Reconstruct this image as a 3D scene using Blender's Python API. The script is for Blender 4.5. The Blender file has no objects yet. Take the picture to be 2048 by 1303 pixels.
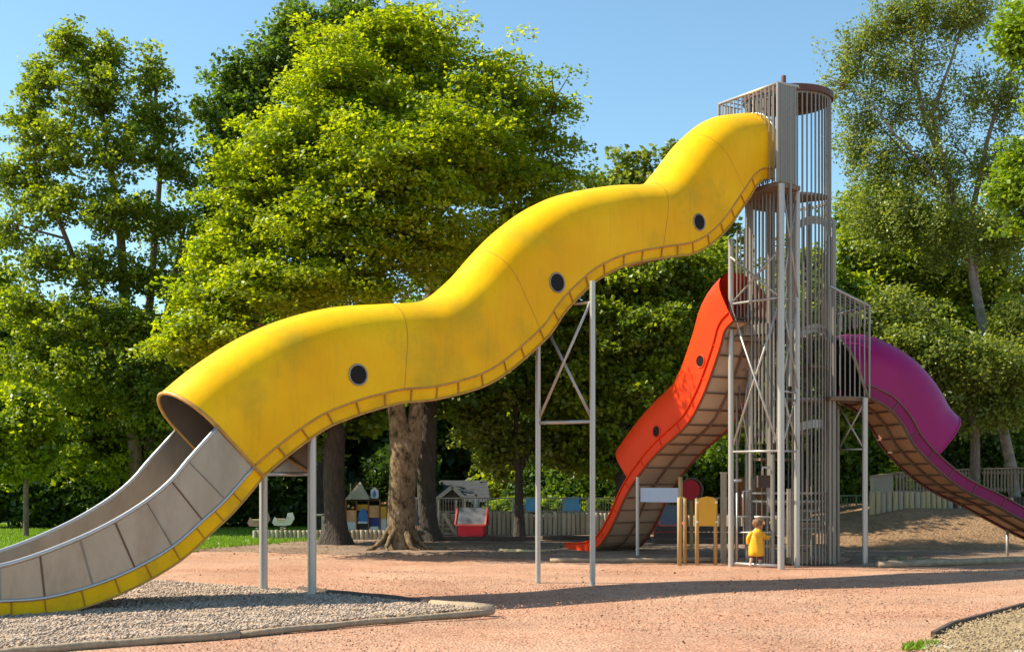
import bpy, bmesh, math, random
import numpy as np
from mathutils import Vector, Matrix
random.seed(7)
RG = np.random.default_rng(7)
C = bpy.context.scene.collection
SC = bpy.context.scene

# ------------------------------------------------------------------ camera
LENS = 44.0
F = 2048 * LENS / 36.0
H = 1.6
HX, HY = 1024.0, 953.0
cam = bpy.data.cameras.new('camera'); co = bpy.data.objects.new('camera', cam); C.objects.link(co)
co.location = (0, 0, H); co.rotation_euler = (math.pi / 2, 0, 0)
cam.lens = LENS; cam.sensor_width = 36; cam.shift_y = (HY - 651.5) / 2048.0
cam.clip_start = 0.1; cam.clip_end = 3000
SC.camera = co

# ------------------------------------------------------------------ sky, sun, exposure
SX, SY = 1.0, -0.07            # shadow of a 1 m high point
sunv = Vector((-SX, -SY, 1)).normalized()
elev = math.asin(sunv.z)
w_ = bpy.data.worlds.new('World'); SC.world = w_; w_.use_nodes = True
nt = w_.node_tree; nt.nodes.clear()
sky = nt.nodes.new('ShaderNodeTexSky'); sky.sky_type = 'NISHITA'; sky.sun_disc = False
sky.sun_elevation = elev; sky.sun_rotation = math.atan2(sunv.x, sunv.y)
sky.air_density = 1.0; sky.dust_density = 0.6; sky.ozone_density = 1.0; sky.altitude = 200
bg = nt.nodes.new('ShaderNodeBackground'); bg.inputs[1].default_value = 0.118
ow = nt.nodes.new('ShaderNodeOutputWorld')
tm_ = nt.nodes.new('ShaderNodeMixRGB'); tm_.blend_type = 'MULTIPLY'; tm_.inputs[0].default_value = 1.0; tm_.inputs[2].default_value = (0.84, 1.03, 1.0, 1)
nt.links.new(sky.outputs[0], tm_.inputs[1]); nt.links.new(tm_.outputs[0], bg.inputs[0]); nt.links.new(bg.outputs[0], ow.inputs[0])
sl = bpy.data.lights.new('sun', 'SUN'); sl.energy = 4.8; sl.angle = math.radians(0.55); sl.color = (1.0, 0.90, 0.72)
so = bpy.data.objects.new('sun', sl); C.objects.link(so); so.location = (-20, 20, 40)
so.rotation_euler = sunv.to_track_quat('Z', 'Y').to_euler()
SC.view_settings.view_transform = 'Standard'; SC.view_settings.look = 'None'
SC.view_settings.exposure = 0.86; SC.view_settings.gamma = 1.0
SC.view_settings.use_curve_mapping = False

# ------------------------------------------------------------------ pixel helpers (photograph 2048 x 1303)
def at(px, py, Y): return Vector(((px - HX) / F * Y, Y, H + (HY - py) / F * Y))
def gp(px, py, z=0.0):
    Y = (H - z) * F / (py - HY)
    return Vector(((px - HX) / F * Y, Y, z))
def onz(px, Y, z=0.0): return Vector(((px - HX) / F * Y, Y, z))

# ------------------------------------------------------------------ materials
def newmat(name):
    m = bpy.data.materials.new(name); m.use_nodes = True
    return m, m.node_tree, m.node_tree.nodes['Principled BSDF']
def surf(name, col, rough=0.6, metal=0.0, var=0.15, scale=3.0, bump=0.0, bscale=40.0, dirt=None, dirt_amt=0.5, dscale=1.5, stretch=(1, 1, 1), spec=0.5, coat=0.0):
    m, t, b = newmat(name); N = t.nodes; L = t.links
    tc = N.new('ShaderNodeTexCoord'); mp = N.new('ShaderNodeMapping'); mp.inputs['Scale'].default_value = stretch
    L.new(tc.outputs['Object'], mp.inputs[0])
    n1 = N.new('ShaderNodeTexNoise'); n1.inputs['Scale'].default_value = scale; n1.inputs['Detail'].default_value = 8; n1.inputs['Roughness'].default_value = 0.65
    L.new(mp.outputs[0], n1.inputs['Vector'])
    cr = N.new('ShaderNodeValToRGB'); e = cr.color_ramp.elements
    e[0].position = 0.3; e[1].position = 0.7
    e[0].color = tuple(max(0, c * (1 - var)) for c in col) + (1,)
    e[1].color = tuple(min(1, c * (1 + var)) for c in col) + (1,)
    L.new(n1.outputs['Fac'], cr.inputs[0])
    out = cr.outputs[0]
    if dirt:
        n2 = N.new('ShaderNodeTexNoise'); n2.inputs['Scale'].default_value = dscale; n2.inputs['Detail'].default_value = 9; n2.inputs['Roughness'].default_value = 0.7
        L.new(mp.outputs[0], n2.inputs['Vector'])
        r2 = N.new('ShaderNodeMapRange'); r2.inputs[1].default_value = 0.5; r2.inputs[2].default_value = 0.75; r2.inputs[4].default_value = dirt_amt
        L.new(n2.outputs['Fac'], r2.inputs[0])
        mx = N.new('ShaderNodeMixRGB'); L.new(r2.outputs[0], mx.inputs[0]); L.new(out, mx.inputs[1]); mx.inputs[2].default_value = tuple(dirt) + (1,)
        out = mx.outputs[0]
    L.new(out, b.inputs['Base Color'])
    b.inputs['Roughness'].default_value = rough; b.inputs['Metallic'].default_value = metal
    b.inputs['Specular IOR Level'].default_value = spec
    b.inputs['Coat Weight'].default_value = coat
    if bump:
        n3 = N.new('ShaderNodeTexNoise'); n3.inputs['Scale'].default_value = bscale; n3.inputs['Detail'].default_value = 6
        L.new(mp.outputs[0], n3.inputs['Vector'])
        bp = N.new('ShaderNodeBump'); bp.inputs['Strength'].default_value = 1.0; bp.inputs['Distance'].default_value = bump
        L.new(n3.outputs['Fac'], bp.inputs['Height']); L.new(bp.outputs[0], b.inputs['Normal'])
    return m

def yellow_mat():
    m, t, b = newmat('yellow_fibreglass'); N = t.nodes; L = t.links
    tc = N.new('ShaderNodeTexCoord')
    n1 = N.new('ShaderNodeTexNoise'); n1.inputs['Scale'].default_value = 0.9; n1.inputs['Detail'].default_value = 5
    L.new(tc.outputs['Object'], n1.inputs['Vector'])
    cr = N.new('ShaderNodeValToRGB'); e = cr.color_ramp.elements; e[0].position = 0.35; e[1].position = 0.65
    e[0].color = (0.88, 0.45, 0.0, 1); e[1].color = (0.95, 0.56, 0.004, 1); L.new(n1.outputs['Fac'], cr.inputs[0])
    # olive weather stains: blotches and vertical streaks
    n2 = N.new('ShaderNodeTexNoise'); n2.inputs['Scale'].default_value = 0.75; n2.inputs['Detail'].default_value = 9; n2.inputs['Roughness'].default_value = 0.62
    L.new(tc.outputs['Object'], n2.inputs['Vector'])
    r2 = N.new('ShaderNodeMapRange'); r2.inputs[1].default_value = 0.5; r2.inputs[2].default_value = 0.68; r2.inputs[4].default_value = 0.62; L.new(n2.outputs['Fac'], r2.inputs[0])
    mx = N.new('ShaderNodeMixRGB'); L.new(r2.outputs[0], mx.inputs[0]); L.new(cr.outputs[0], mx.inputs[1]); mx.inputs[2].default_value = (0.47, 0.33, 0.02, 1)
    mp = N.new('ShaderNodeMapping'); mp.inputs['Scale'].default_value = (9, 9, 0.8); L.new(tc.outputs['Object'], mp.inputs[0])
    n3 = N.new('ShaderNodeTexNoise'); n3.inputs['Scale'].default_value = 1.4; n3.inputs['Detail'].default_value = 8; n3.inputs['Roughness'].default_value = 0.7; L.new(mp.outputs[0], n3.inputs['Vector'])
    r3 = N.new('ShaderNodeMapRange'); r3.inputs[1].default_value = 0.51; r3.inputs[2].default_value = 0.8; r3.inputs[4].default_value = 0.32; L.new(n3.outputs['Fac'], r3.inputs[0])
    mx2 = N.new('ShaderNodeMixRGB'); L.new(r3.outputs[0], mx2.inputs[0]); L.new(mx.outputs[0], mx2.inputs[1]); mx2.inputs[2].default_value = (0.42, 0.27, 0.03, 1)
    n4 = N.new('ShaderNodeTexNoise'); n4.inputs['Scale'].default_value = 14; n4.inputs['Detail'].default_value = 8; n4.inputs['Roughness'].default_value = 0.8; L.new(tc.outputs['Object'], n4.inputs['Vector'])
    r4 = N.new('ShaderNodeMapRange'); r4.inputs[1].default_value = 0.66; r4.inputs[2].default_value = 0.74; r4.inputs[4].default_value = 0.3; L.new(n4.outputs['Fac'], r4.inputs[0])
    mx3 = N.new('ShaderNodeMixRGB'); L.new(r4.outputs[0], mx3.inputs[0]); L.new(mx2.outputs[0], mx3.inputs[1]); mx3.inputs[2].default_value = (0.3, 0.2, 0.03, 1)
    L.new(mx3.outputs[0], b.inputs['Base Color'])
    rr = N.new('ShaderNodeMapRange'); rr.inputs[3].default_value = 0.36; rr.inputs[4].default_value = 0.55; b.inputs['Specular IOR Level'].default_value = 0.16; L.new(n2.outputs['Fac'], rr.inputs[0]); L.new(rr.outputs[0], b.inputs['Roughness'])
    bp = N.new('ShaderNodeBump'); bp.inputs['Strength'].default_value = 0.6; bp.inputs['Distance'].default_value = 0.012
    n5 = N.new('ShaderNodeTexNoise'); n5.inputs['Scale'].default_value = 2.6; n5.inputs['Detail'].default_value = 4; L.new(tc.outputs['Object'], n5.inputs['Vector'])
    L.new(n5.outputs['Fac'], bp.inputs['Height']); L.new(bp.outputs[0], b.inputs['Normal'])
    return m

def leafmat(name, dark, light, trans=0.45, tcol=None):
    m = bpy.data.materials.new(name); m.use_nodes = True; t = m.node_tree; N = t.nodes; L = t.links; N.clear()
    at_ = N.new('ShaderNodeAttribute'); at_.attribute_name = 'tint'
    cr = N.new('ShaderNodeValToRGB'); e = cr.color_ramp.elements
    e[0].color = tuple(dark) + (1,); e[1].color = tuple(light) + (1,)
    L.new(at_.outputs['Fac'], cr.inputs[0])
    d = N.new('ShaderNodeBsdfDiffuse'); L.new(cr.outputs[0], d.inputs[0])
    tr = N.new('ShaderNodeBsdfTranslucent')
    mu = N.new('ShaderNodeMixRGB'); mu.blend_type = 'MULTIPLY'; mu.inputs[0].default_value = 1.0
    mu.inputs[2].default_value = tuple(tcol or (2.4, 2.0, 0.8)) + (1,)
    L.new(cr.outputs[0], mu.inputs[1]); L.new(mu.outputs[0], tr.inputs[0])
    g = N.new('ShaderNodeBsdfGlossy'); g.inputs[0].default_value = (0.8, 0.85, 0.8, 1); g.inputs[1].default_value = 0.42
    m1 = N.new('ShaderNodeMixShader'); m1.inputs[0].default_value = trans
    L.new(d.outputs[0], m1.inputs[1]); L.new(tr.outputs[0], m1.inputs[2])
    m2 = N.new('ShaderNodeMixShader'); m2.inputs[0].default_value = 0.035
    L.new(m1.outputs[0], m2.inputs[1]); L.new(g.outputs[0], m2.inputs[2])
    o = N.new('ShaderNodeOutputMaterial'); L.new(m2.outputs[0], o.inputs[0])
    return m

def gravelmat(name, cols, scale, bump, big=(0.5, 0.12), drift=(0.5, 0.34, 0.22, 0.0)):
    """cols: ramp of stone colours; voronoi cells as stones, noise as drift"""
    m, t, b = newmat(name); N = t.nodes; L = t.links
    tc = N.new('ShaderNodeTexCoord')
    v = N.new('ShaderNodeTexVoronoi'); v.inputs['Scale'].default_value = scale; L.new(tc.outputs['Object'], v.inputs['Vector'])
    sp = N.new('ShaderNodeSeparateColor'); L.new(v.outputs['Color'], sp.inputs[0])
    cr = N.new('ShaderNodeValToRGB'); cr.color_ramp.elements[0].color = tuple(cols[0]) + (1,); cr.color_ramp.elements[1].color = tuple(cols[-1]) + (1,)
    for i, c in enumerate(cols[1:-1]):
        el = cr.color_ramp.elements.new((i + 1) / (len(cols) - 1)); el.color = tuple(c) + (1,)
    L.new(sp.outputs[0], cr.inputs[0])
    n = N.new('ShaderNodeTexNoise'); n.inputs['Scale'].default_value = big[0]; n.inputs['Detail'].default_value = 10; n.inputs['Roughness'].default_value = 0.7
    L.new(tc.outputs['Object'], n.inputs['Vector'])
    r = N.new('ShaderNodeMapRange'); r.inputs[1].default_value = 0.3; r.inputs[2].default_value = 0.7; r.inputs[3].default_value = 1 - big[1]; r.inputs[4].default_value = 1 + big[1]
    L.new(n.outputs['Fac'], r.inputs[0])
    nb = N.new('ShaderNodeTexNoise'); nb.inputs['Scale'].default_value = .33; nb.inputs['Detail'].default_value = 8; nb.inputs['Roughness'].default_value = .68; L.new(tc.outputs['Object'], nb.inputs['Vector'])
    rb = N.new('ShaderNodeMapRange'); rb.inputs[1].default_value = .42; rb.inputs[2].default_value = .62; rb.inputs[4].default_value = drift[3]; L.new(nb.outputs['Fac'], rb.inputs[0])
    mxs = N.new('ShaderNodeMixRGB'); L.new(rb.outputs[0], mxs.inputs[0]); L.new(cr.outputs[0], mxs.inputs[1]); mxs.inputs[2].default_value = (drift[0], drift[1], drift[2], 1)
    vm = N.new('ShaderNodeVectorMath'); vm.operation = 'SCALE'; L.new(mxs.outputs[0], vm.inputs[0]); L.new(r.outputs[0], vm.inputs['Scale'])
    L.new(vm.outputs[0], b.inputs['Base Color']); b.inputs['Roughness'].default_value = 0.95; b.inputs['Specular IOR Level'].default_value = 0.15
    n6 = N.new('ShaderNodeTexNoise'); n6.inputs['Scale'].default_value = 9; n6.inputs['Detail'].default_value = 6; L.new(tc.outputs['Object'], n6.inputs['Vector'])
    ad = N.new('ShaderNodeMath'); ad.operation = 'MULTIPLY_ADD'; L.new(n6.outputs['Fac'], ad.inputs[0]); ad.inputs[1].default_value = 1.6; L.new(v.outputs['Distance'], ad.inputs[2])
    bp = N.new('ShaderNodeBump'); bp.inputs['Strength'].default_value = 0.9; bp.inputs['Distance'].default_value = bump
    L.new(ad.outputs[0], bp.inputs['Height']); L.new(bp.outputs[0], b.inputs['Normal'])
    return m

M = {}
M['yellow'] = yellow_mat()
M['yellow_band'] = surf('yellow_band_paint', (0.90, 0.49, 0.0), 0.5, spec=0.16, var=0.08, dirt=(0.3, 0.2, 0.03), dirt_amt=0.45, dscale=2.5)
M['rib'] = surf('ochre_painted_rib', (0.42, 0.19, 0.025), 0.6, var=0.2)
M['bead'] = surf('brown_painted_edging', (0.50, 0.26, 0.05), 0.5, var=0.25, scale=8)
M['steel'] = surf('brushed_steel', (0.52, 0.49, 0.44), 0.42, 0.75, var=0.1, scale=5, dirt=(0.28, 0.20, 0.13), dirt_amt=0.5, dscale=2.2)
M['steel_panel'] = surf('dull_steel_panel', (0.36, 0.295, 0.235), 0.38, 0.55, var=0.14, scale=2.0, dirt=(0.23, 0.16, 0.11), dirt_amt=0.6, dscale=2.6, stretch=(1, 1, .45))
M['rail'] = surf('polished_steel_rail', (0.52, 0.50, 0.48), 0.42, 0.7, var=0.06)
M['post'] = surf('galvanised_steel', (0.47, 0.45, 0.42), 0.40, 0.5, var=0.12, scale=3, dirt=(0.3, 0.25, 0.2), dirt_amt=0.35, dscale=3, stretch=(1, 1, .3))
M['bar'] = surf('weathered_steel_bar', (0.29, 0.265, 0.23), 0.45, 0.45, var=0.25, scale=3, dirt=(0.24, 0.18, 0.12), dirt_amt=0.5, dscale=2.5, stretch=(1, 1, .3))
M['dark'] = surf('painted_shade_and_eye', (0.035, 0.03, 0.028), 0.5, var=0.2)  # near-black for shade painted into openings, and for the eye
M['lining'] = surf('shade_toned_tube_lining', (0.16, 0.13, 0.11), 0.5, 0.3, var=0.2, scale=2)  # grey steel lining, darkened for the unlit inside of the tube
M['rust'] = surf('rusty_roof_sheet', (0.13, 0.06, 0.05), 0.6, 0.2, var=0.3, scale=4, dirt=(0.10, 0.045, 0.04), dirt_amt=0.6)
M['floor_plate'] = surf('brown_floor_plate', (0.22, 0.16, 0.11), 0.6, 0.2, var=0.2)
M['orange'] = surf('orange_red_fibreglass', (0.80, 0.048, 0.005), 0.45, var=0.08, scale=1.5, dirt=(0.62, 0.04, 0.006), dirt_amt=0.4, spec=0.25)
M['purple'] = surf('purple_fibreglass', (0.30, 0.006, 0.125), 0.42, var=0.12, scale=1.2, dirt=(0.30, 0.02, 0.14), dirt_amt=0.4, spec=0.3)
M['purple_band'] = surf('purple_band_paint', (0.23, 0.004, 0.09), 0.45, var=0.12, spec=0.3)
M['tan'] = surf('tan_plywood_underside', (0.62, 0.34, 0.17), 0.6, var=0.15, scale=3, dirt=(0.33, 0.17, 0.08), dirt_amt=0.5)
M['tan2'] = surf('pale_brown_plywood_underside', (0.60, 0.43, 0.30), 0.6, var=0.15, scale=3, dirt=(0.25, 0.16, 0.1), dirt_amt=0.5)
M['brownrib'] = surf('dark_brown_frame', (0.16, 0.09, 0.055), 0.6, var=0.2)
M['wood'] = surf('weathered_grey_wood', (0.42, 0.35, 0.25), 0.85, var=0.3, scale=6, bump=0.01, bscale=14, dirt=(0.20, 0.19, 0.10), dirt_amt=0.6, dscale=3, stretch=(3, 3, .5))
M['wood2'] = surf('weathered_pale_wood', (0.52, 0.45, 0.34), 0.85, var=0.25, scale=6, bump=0.01, bscale=14, dirt=(0.26, 0.22, 0.14), dirt_amt=0.6, dscale=3, stretch=(3, 3, .5))
M['mosswood'] = surf('mossy_wood', (0.48, 0.38, 0.21), 0.85, var=0.3, scale=5, bump=0.01, bscale=14, dirt=(0.2, 0.2, 0.07), dirt_amt=0.7, dscale=2, stretch=(3, 3, .5))
M['brownwood'] = surf('brown_weathered_board', (0.27, 0.20, 0.13), 0.85, var=0.3, scale=6, dirt=(0.14, 0.11, 0.07), dirt_amt=0.6, dscale=3, stretch=(3, 3, .5))
M['newwood'] = surf('yellowish_round_wood', (0.50, 0.32, 0.12), 0.7, var=0.2, scale=6, dirt=(0.26, 0.2, 0.1), dirt_amt=0.6, dscale=4, stretch=(3, 3, .5))
M['log'] = surf('old_timber_edging', (0.36, 0.265, 0.175), 0.9, var=0.3, scale=7, bump=0.02, bscale=16, dirt=(0.24, 0.2, 0.13), dirt_amt=0.6, dscale=3)
M['darkwood'] = surf('dark_timber', (0.09, 0.06, 0.045), 0.9, var=0.3, scale=7, bump=0.02)
M['bark'] = surf('grey_brown_bark', (0.15, 0.115, 0.08), 0.95, var=0.45, scale=5, bump=0.05, bscale=9, dirt=(0.30, 0.27, 0.21), dirt_amt=0.7, dscale=4, stretch=(2.5, 2.5, .9))
M['barkmottled'] = surf('mottled_lime_bark', (0.26, 0.19, 0.12), 0.95, var=0.5, scale=4, bump=0.06, bscale=8, dirt=(0.42, 0.37, 0.28), dirt_amt=0.8, dscale=5, stretch=(2, 2, .9))
def mottled():
    m, t, b = newmat('mottled_lime_bark'); N = t.nodes; L = t.links; tc = N.new('ShaderNodeTexCoord')
    mp = N.new('ShaderNodeMapping'); mp.inputs['Scale'].default_value = (1, 1, .55); L.new(tc.outputs['Object'], mp.inputs[0])
    v = N.new('ShaderNodeTexNoise'); v.inputs['Scale'].default_value = 9; v.inputs['Detail'].default_value = 7; v.inputs['Roughness'].default_value = .75; L.new(mp.outputs[0], v.inputs['Vector'])
    cr = N.new('ShaderNodeValToRGB'); cr.color_ramp.interpolation = 'LINEAR'; e = cr.color_ramp.elements; e[0].position = .38; e[0].color = (.05, .035, .02, 1); e[1].position = .70; e[1].color = (.50, .46, .36, 1)
    x = cr.color_ramp.elements.new(.47); x.color = (.20, .14, .08, 1); x = cr.color_ramp.elements.new(.60); x.color = (.30, .22, .13, 1)
    L.new(v.outputs['Fac'], cr.inputs[0]); L.new(cr.outputs[0], b.inputs['Base Color']); b.inputs['Roughness'].default_value = .95; b.inputs['Specular IOR Level'].default_value = .1
    bp = N.new('ShaderNodeBump'); bp.inputs['Distance'].default_value = .09; bp.inputs['Strength'].default_value = 1; L.new(v.outputs['Fac'], bp.inputs['Height']); L.new(bp.outputs[0], b.inputs['Normal'])
    return m
M['barkmottled'] = mottled()  # pale and dark patches are the bark's own mottling
M['barkdark'] = surf('dark_bark', (0.055, 0.042, 0.032), 0.95, var=0.4, scale=5, bump=0.05, bscale=9, stretch=(2.5, 2.5, .9))
M['birch'] = surf('birch_bark', (0.26, 0.22, 0.175), 0.85, var=0.35, scale=3, bump=0.02, bscale=9, dirt=(0.06, 0.05, 0.04), dirt_amt=0.9, dscale=3.5, stretch=(1, 1, 1.6))
M['red'] = surf('crimson_paint', (0.55, 0.01, 0.035), 0.5, var=0.1)
M['redlight'] = surf('pinkish_red_paint', (0.68, 0.12, 0.09), 0.5, var=0.1)
M['dullpink'] = surf('dull_pink_paint', (0.42, 0.24, 0.20), 0.6, var=0.2)
M['greyroof'] = surf('grey_felt_roof', (0.15, 0.155, 0.18), 0.8, var=0.15, scale=8)
M['slate'] = surf('dark_grey_slate_roof', (0.06, 0.065, 0.072), 0.95, var=0.25, scale=6, spec=0.05)
M['bluegrey'] = surf('pale_blue_grey_panel', (0.38, 0.47, 0.60), 0.5, var=0.06)
M['ochre'] = surf('ochre_yellow_panel', (0.70, 0.36, 0.02), 0.5, var=0.08)
M['brownorange'] = surf('brown_orange_board', (0.30, 0.12, 0.03), 0.7, var=0.25, stretch=(6, 6, 1))
M['white'] = surf('off_white_paint', (0.72, 0.70, 0.66), 0.6, var=0.08)
M['blue'] = surf('blue_paint', (0.06, 0.22, 0.55), 0.5, var=0.15)
M['navy'] = surf('navy_paint', (0.03, 0.04, 0.22), 0.5, var=0.15)
M['cyan'] = surf('light_blue_plastic', (0.10, 0.45, 0.70), 0.5, var=0.1)
M['peach'] = surf('peach_paint', (0.75, 0.36, 0.16), 0.6, var=0.3, scale=5)
M['beige'] = surf('beige_canvas', (0.42, 0.33, 0.2), 0.8, var=0.15)
M['green_rail'] = surf('green_metal_rail', (0.10, 0.17, 0.10), 0.5, 0.2, var=0.15)
M['coat'] = surf('yellow_raincoat', (0.86, 0.44, 0.008), 0.5, var=0.08)
M['skin'] = surf('skin', (0.62, 0.33, 0.22), 0.55, var=0.05)
M['hair'] = surf('brown_hair', (0.22, 0.11, 0.05), 0.7, var=0.4, scale=25, bump=0.015, bscale=45)
M['trousers'] = surf('dark_red_trousers', (0.16, 0.04, 0.03), 0.8, var=0.15)
M['shoe'] = surf('white_shoe', (0.6, 0.5, 0.48), 0.6, var=0.1)
M['holeblack'] = surf('porthole_shade_black', (0.012, 0.010, 0.009), 0.5, var=0.1, spec=0.15)  # black that stands for the unlit inside behind the portholes
M['ground'] = gravelmat('red_gravel', [(0.27, 0.135, 0.08), (0.45, 0.235, 0.15), (0.37, 0.19, 0.115), (0.53, 0.31, 0.21), (0.41, 0.215, 0.135)], 30, 0.02, (0.6, 0.22), (0.50, 0.32, 0.22, 0.65))
M['pebble_bed'] = gravelmat('grey_pebble_ground', [(0.32, 0.22, 0.15), (0.46, 0.34, 0.24), (0.37, 0.27, 0.18)], 26, 0.03, (1.0, 0.2))
M['soil'] = gravelmat('brown_soil', [(0.17, 0.115, 0.085), (0.25, 0.17, 0.125), (0.20, 0.14, 0.10)], 14, 0.02, (0.8, 0.3), (0.30, 0.22, 0.15, 0.6))
M['bankdirt'] = gravelmat('tan_earth', [(0.18, 0.11, 0.06), (0.27, 0.165, 0.09), (0.21, 0.13, 0.07)], 14, 0.03, (0.8, 0.3))
M['sand'] = gravelmat('sandy_gravel', [(0.28, 0.20, 0.11), (0.38, 0.28, 0.165), (0.32, 0.235, 0.135)], 30, 0.02, (1.5, 0.2))
M['lawn'] = surf('lawn_green', (0.22, 0.34, 0.025), 0.9, var=0.35, scale=1.2, bump=0.05, bscale=40)
M['litter'] = surf('dark_leaf_litter', (0.016, 0.02, 0.010), 1.0, var=0.4, scale=1)

# ------------------------------------------------------------------ object helpers
ROOT = {}
def link(o): C.objects.link(o); return o
def thing(name, label, cat, loc=(0, 0, 0), group=None):
    o = bpy.data.objects.new(name, None); link(o); o.location = loc; o.empty_display_size = 0.2
    o['label'] = label; o['category'] = cat
    if group: o['group'] = group
    ROOT[o] = Vector(loc); return o
def tag(o, label, cat, group=None):
    o['label'] = label; o['category'] = cat
    if group: o['group'] = group
    return o
def rootloc(p):
    while p is not None:
        if p in ROOT: return ROOT[p]
        p = p.parent
    return Vector((0, 0, 0))
def mkobj(name, me, mat, parent=None, base=None, smooth=False):
    """me holds WORLD coordinates; moved to be relative to the thing's base"""
    off = rootloc(parent) if parent is not None else (Vector(base) if base is not None else Vector((0, 0, 0)))
    if off.length: me.transform(Matrix.Translation(-off))
    if mat is not None: me.materials.append(mat)
    if smooth: me.polygons.foreach_set('use_smooth', [True] * len(me.polygons))
    o = bpy.data.objects.new(name, me); link(o)
    if parent is not None: o.parent = parent
    elif base is not None: o.location = off
    return o
class MB:
    def __init__(s): s.v = []; s.f = []
    def quadgrid(s, rows, closed=False):
        """rows: list of equal-length lists of points"""
        b = len(s.v); n = len(rows[0])
        for r in rows: s.v += [tuple(p) for p in r]
        for i in range(len(rows) - 1):
            for j in range(n if closed else n - 1):
                k = (j + 1) % n
                s.f.append((b + i * n + j, b + i * n + k, b + (i + 1) * n + k, b + (i + 1) * n + j))
        return s
    def ngon(s, pts):
        b = len(s.v); s.v += [tuple(p) for p in pts]; s.f.append(tuple(range(b, b + len(pts)))); return s
    def box(s, c, x, y, z):
        """centre and three half-axis vectors"""
        c = Vector(c); x = Vector(x); y = Vector(y); z = Vector(z); b = len(s.v)
        for a in (-1, 1):
            for d in (-1, 1):
                for e in (-1, 1): s.v.append(tuple(c + x * a + y * d + z * e))
        for q in ((0, 1, 3, 2), (4, 6, 7, 5), (0, 4, 5, 1), (2, 3, 7, 6), (0, 2, 6, 4), (1, 5, 7, 3)): s.f.append(tuple(b + i for i in q))
        return s
    def beam(s, p, q, w, h, up=(0, 0, 1)):
        p = Vector(p); q = Vector(q); d = q - p; L = d.length; d.normalize(); up = Vector(up)
        if abs(d.dot(up)) > 0.98: up = Vector((0, 1, 0))
        sd = d.cross(up).normalized(); u = sd.cross(d).normalized()
        return s.box((p + q) / 2, d * L / 2, sd * w / 2, u * h / 2)
    def tube(s, path, r, n=8, cap=True):
        path = [Vector(p) for p in path]; rs = r if isinstance(r, (list, tuple)) else [r] * len(path)
        prev = None; rows = []
        for i, p in enumerate(path):
            a = path[max(i - 1, 0)]; c = path[min(i + 1, len(path) - 1)]; d = (c - a)
            if d.length < 1e-9: d = Vector((0, 0, 1))
            d.normalize()
            if prev is None:
                x = d.cross(Vector((0, 0, 1)) if abs(d.z) < 0.9 else Vector((1, 0, 0))).normalized()
            else:
                x = (prev - d * prev.dot(d)).normalized()
            prev = x; y = d.cross(x)
            rows.append([p + (x * math.cos(t) + y * math.sin(t)) * rs[i] for t in [2 * math.pi * k / n for k in range(n)]])
        b = len(s.v); s.quadgrid(rows, closed=True)
        if cap:
            s.f.append(tuple(b + n - 1 - k for k in range(n))); e = b + (len(path) - 1) * n
            s.f.append(tuple(e + k for k in range(n)))
        return s
    def mesh(s, name='mesh'):
        me = bpy.data.meshes.new(name); me.from_pydata(s.v, [], s.f); me.update(); return me
    def build(s, name, mat, parent=None, base=None, smooth=False):
        return mkobj(name, s.mesh(name), mat, parent, base, smooth)
def share(src, name, parent, loc, rot=(0, 0, 0), scale=None):
    """linked copy of a part whose mesh is centred on its own origin; loc in world coordinates"""
    o = src.copy(); o.name = name; link(o); o.parent = parent
    o.location = Vector(loc) - rootloc(parent); o.rotation_euler = rot
    if scale is not None: o.scale = scale
    return o
class Bars:
    """vertical bars sharing one unit mesh"""
    def __init__(s, n=6):
        me = MB().tube([(0, 0, 0), (0, 0, 1)], 1.0, n).mesh('bar'); s.me = me
    def add(s, name, mat, parent, x, y, z0, z1, r, lean=(0, 0)):
        if not s.me.materials: s.me.materials.append(mat)
        o = bpy.data.objects.new(name, s.me); link(o); o.parent = parent
        o.location = Vector((x, y, z0)) - rootloc(parent); o.scale = (r, r, z1 - z0)
        o.rotation_euler = (lean[0], lean[1], random.random() * 6)
        return o
def smooth_angle(o, deg=40):
    me = o.data
    me.polygons.foreach_set('use_smooth', [True] * len(me.polygons))
    try: me.set_sharp_from_angle(angle=math.radians(deg))
    except Exception: pass

# ------------------------------------------------------------------ ground and sheets
def vnoise(x, y):
    return (math.sin(x * 1.7 + 1.3 * math.sin(y * 0.9)) + math.sin(y * 2.3 + 1.1 * math.sin(x * 1.31)) + 0.5 * math.sin(3.1 * x + 4.3 * y)) / 2.5
def gz(x, y): return 0.018 * vnoise(x * .7, y * .7) - 0.02 - 0.055 * math.exp(-((x + .5) / 3.5) ** 2 - ((y - 16.2) / 1.8) ** 2)
def ground():
    xs = list(np.concatenate([[-1500, -400, -120, -60], np.arange(-30, 30.01, 0.5), [60, 120, 400, 1500]]))
    ys = list(np.concatenate([[-300, -60, -10, 0, 4], np.arange(5, 45.01, 0.5), [50, 60, 80, 120, 400, 2500]]))
    mb = MB(); mb.quadgrid([[(x, y, gz(x, y) if (abs(x) < 31 and 4 < y < 46) else -0.03) for x in xs] for y in ys])
    o = mb.build('ground', M['ground'], smooth=True); o['kind'] = 'structure'; return o
ground()
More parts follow.
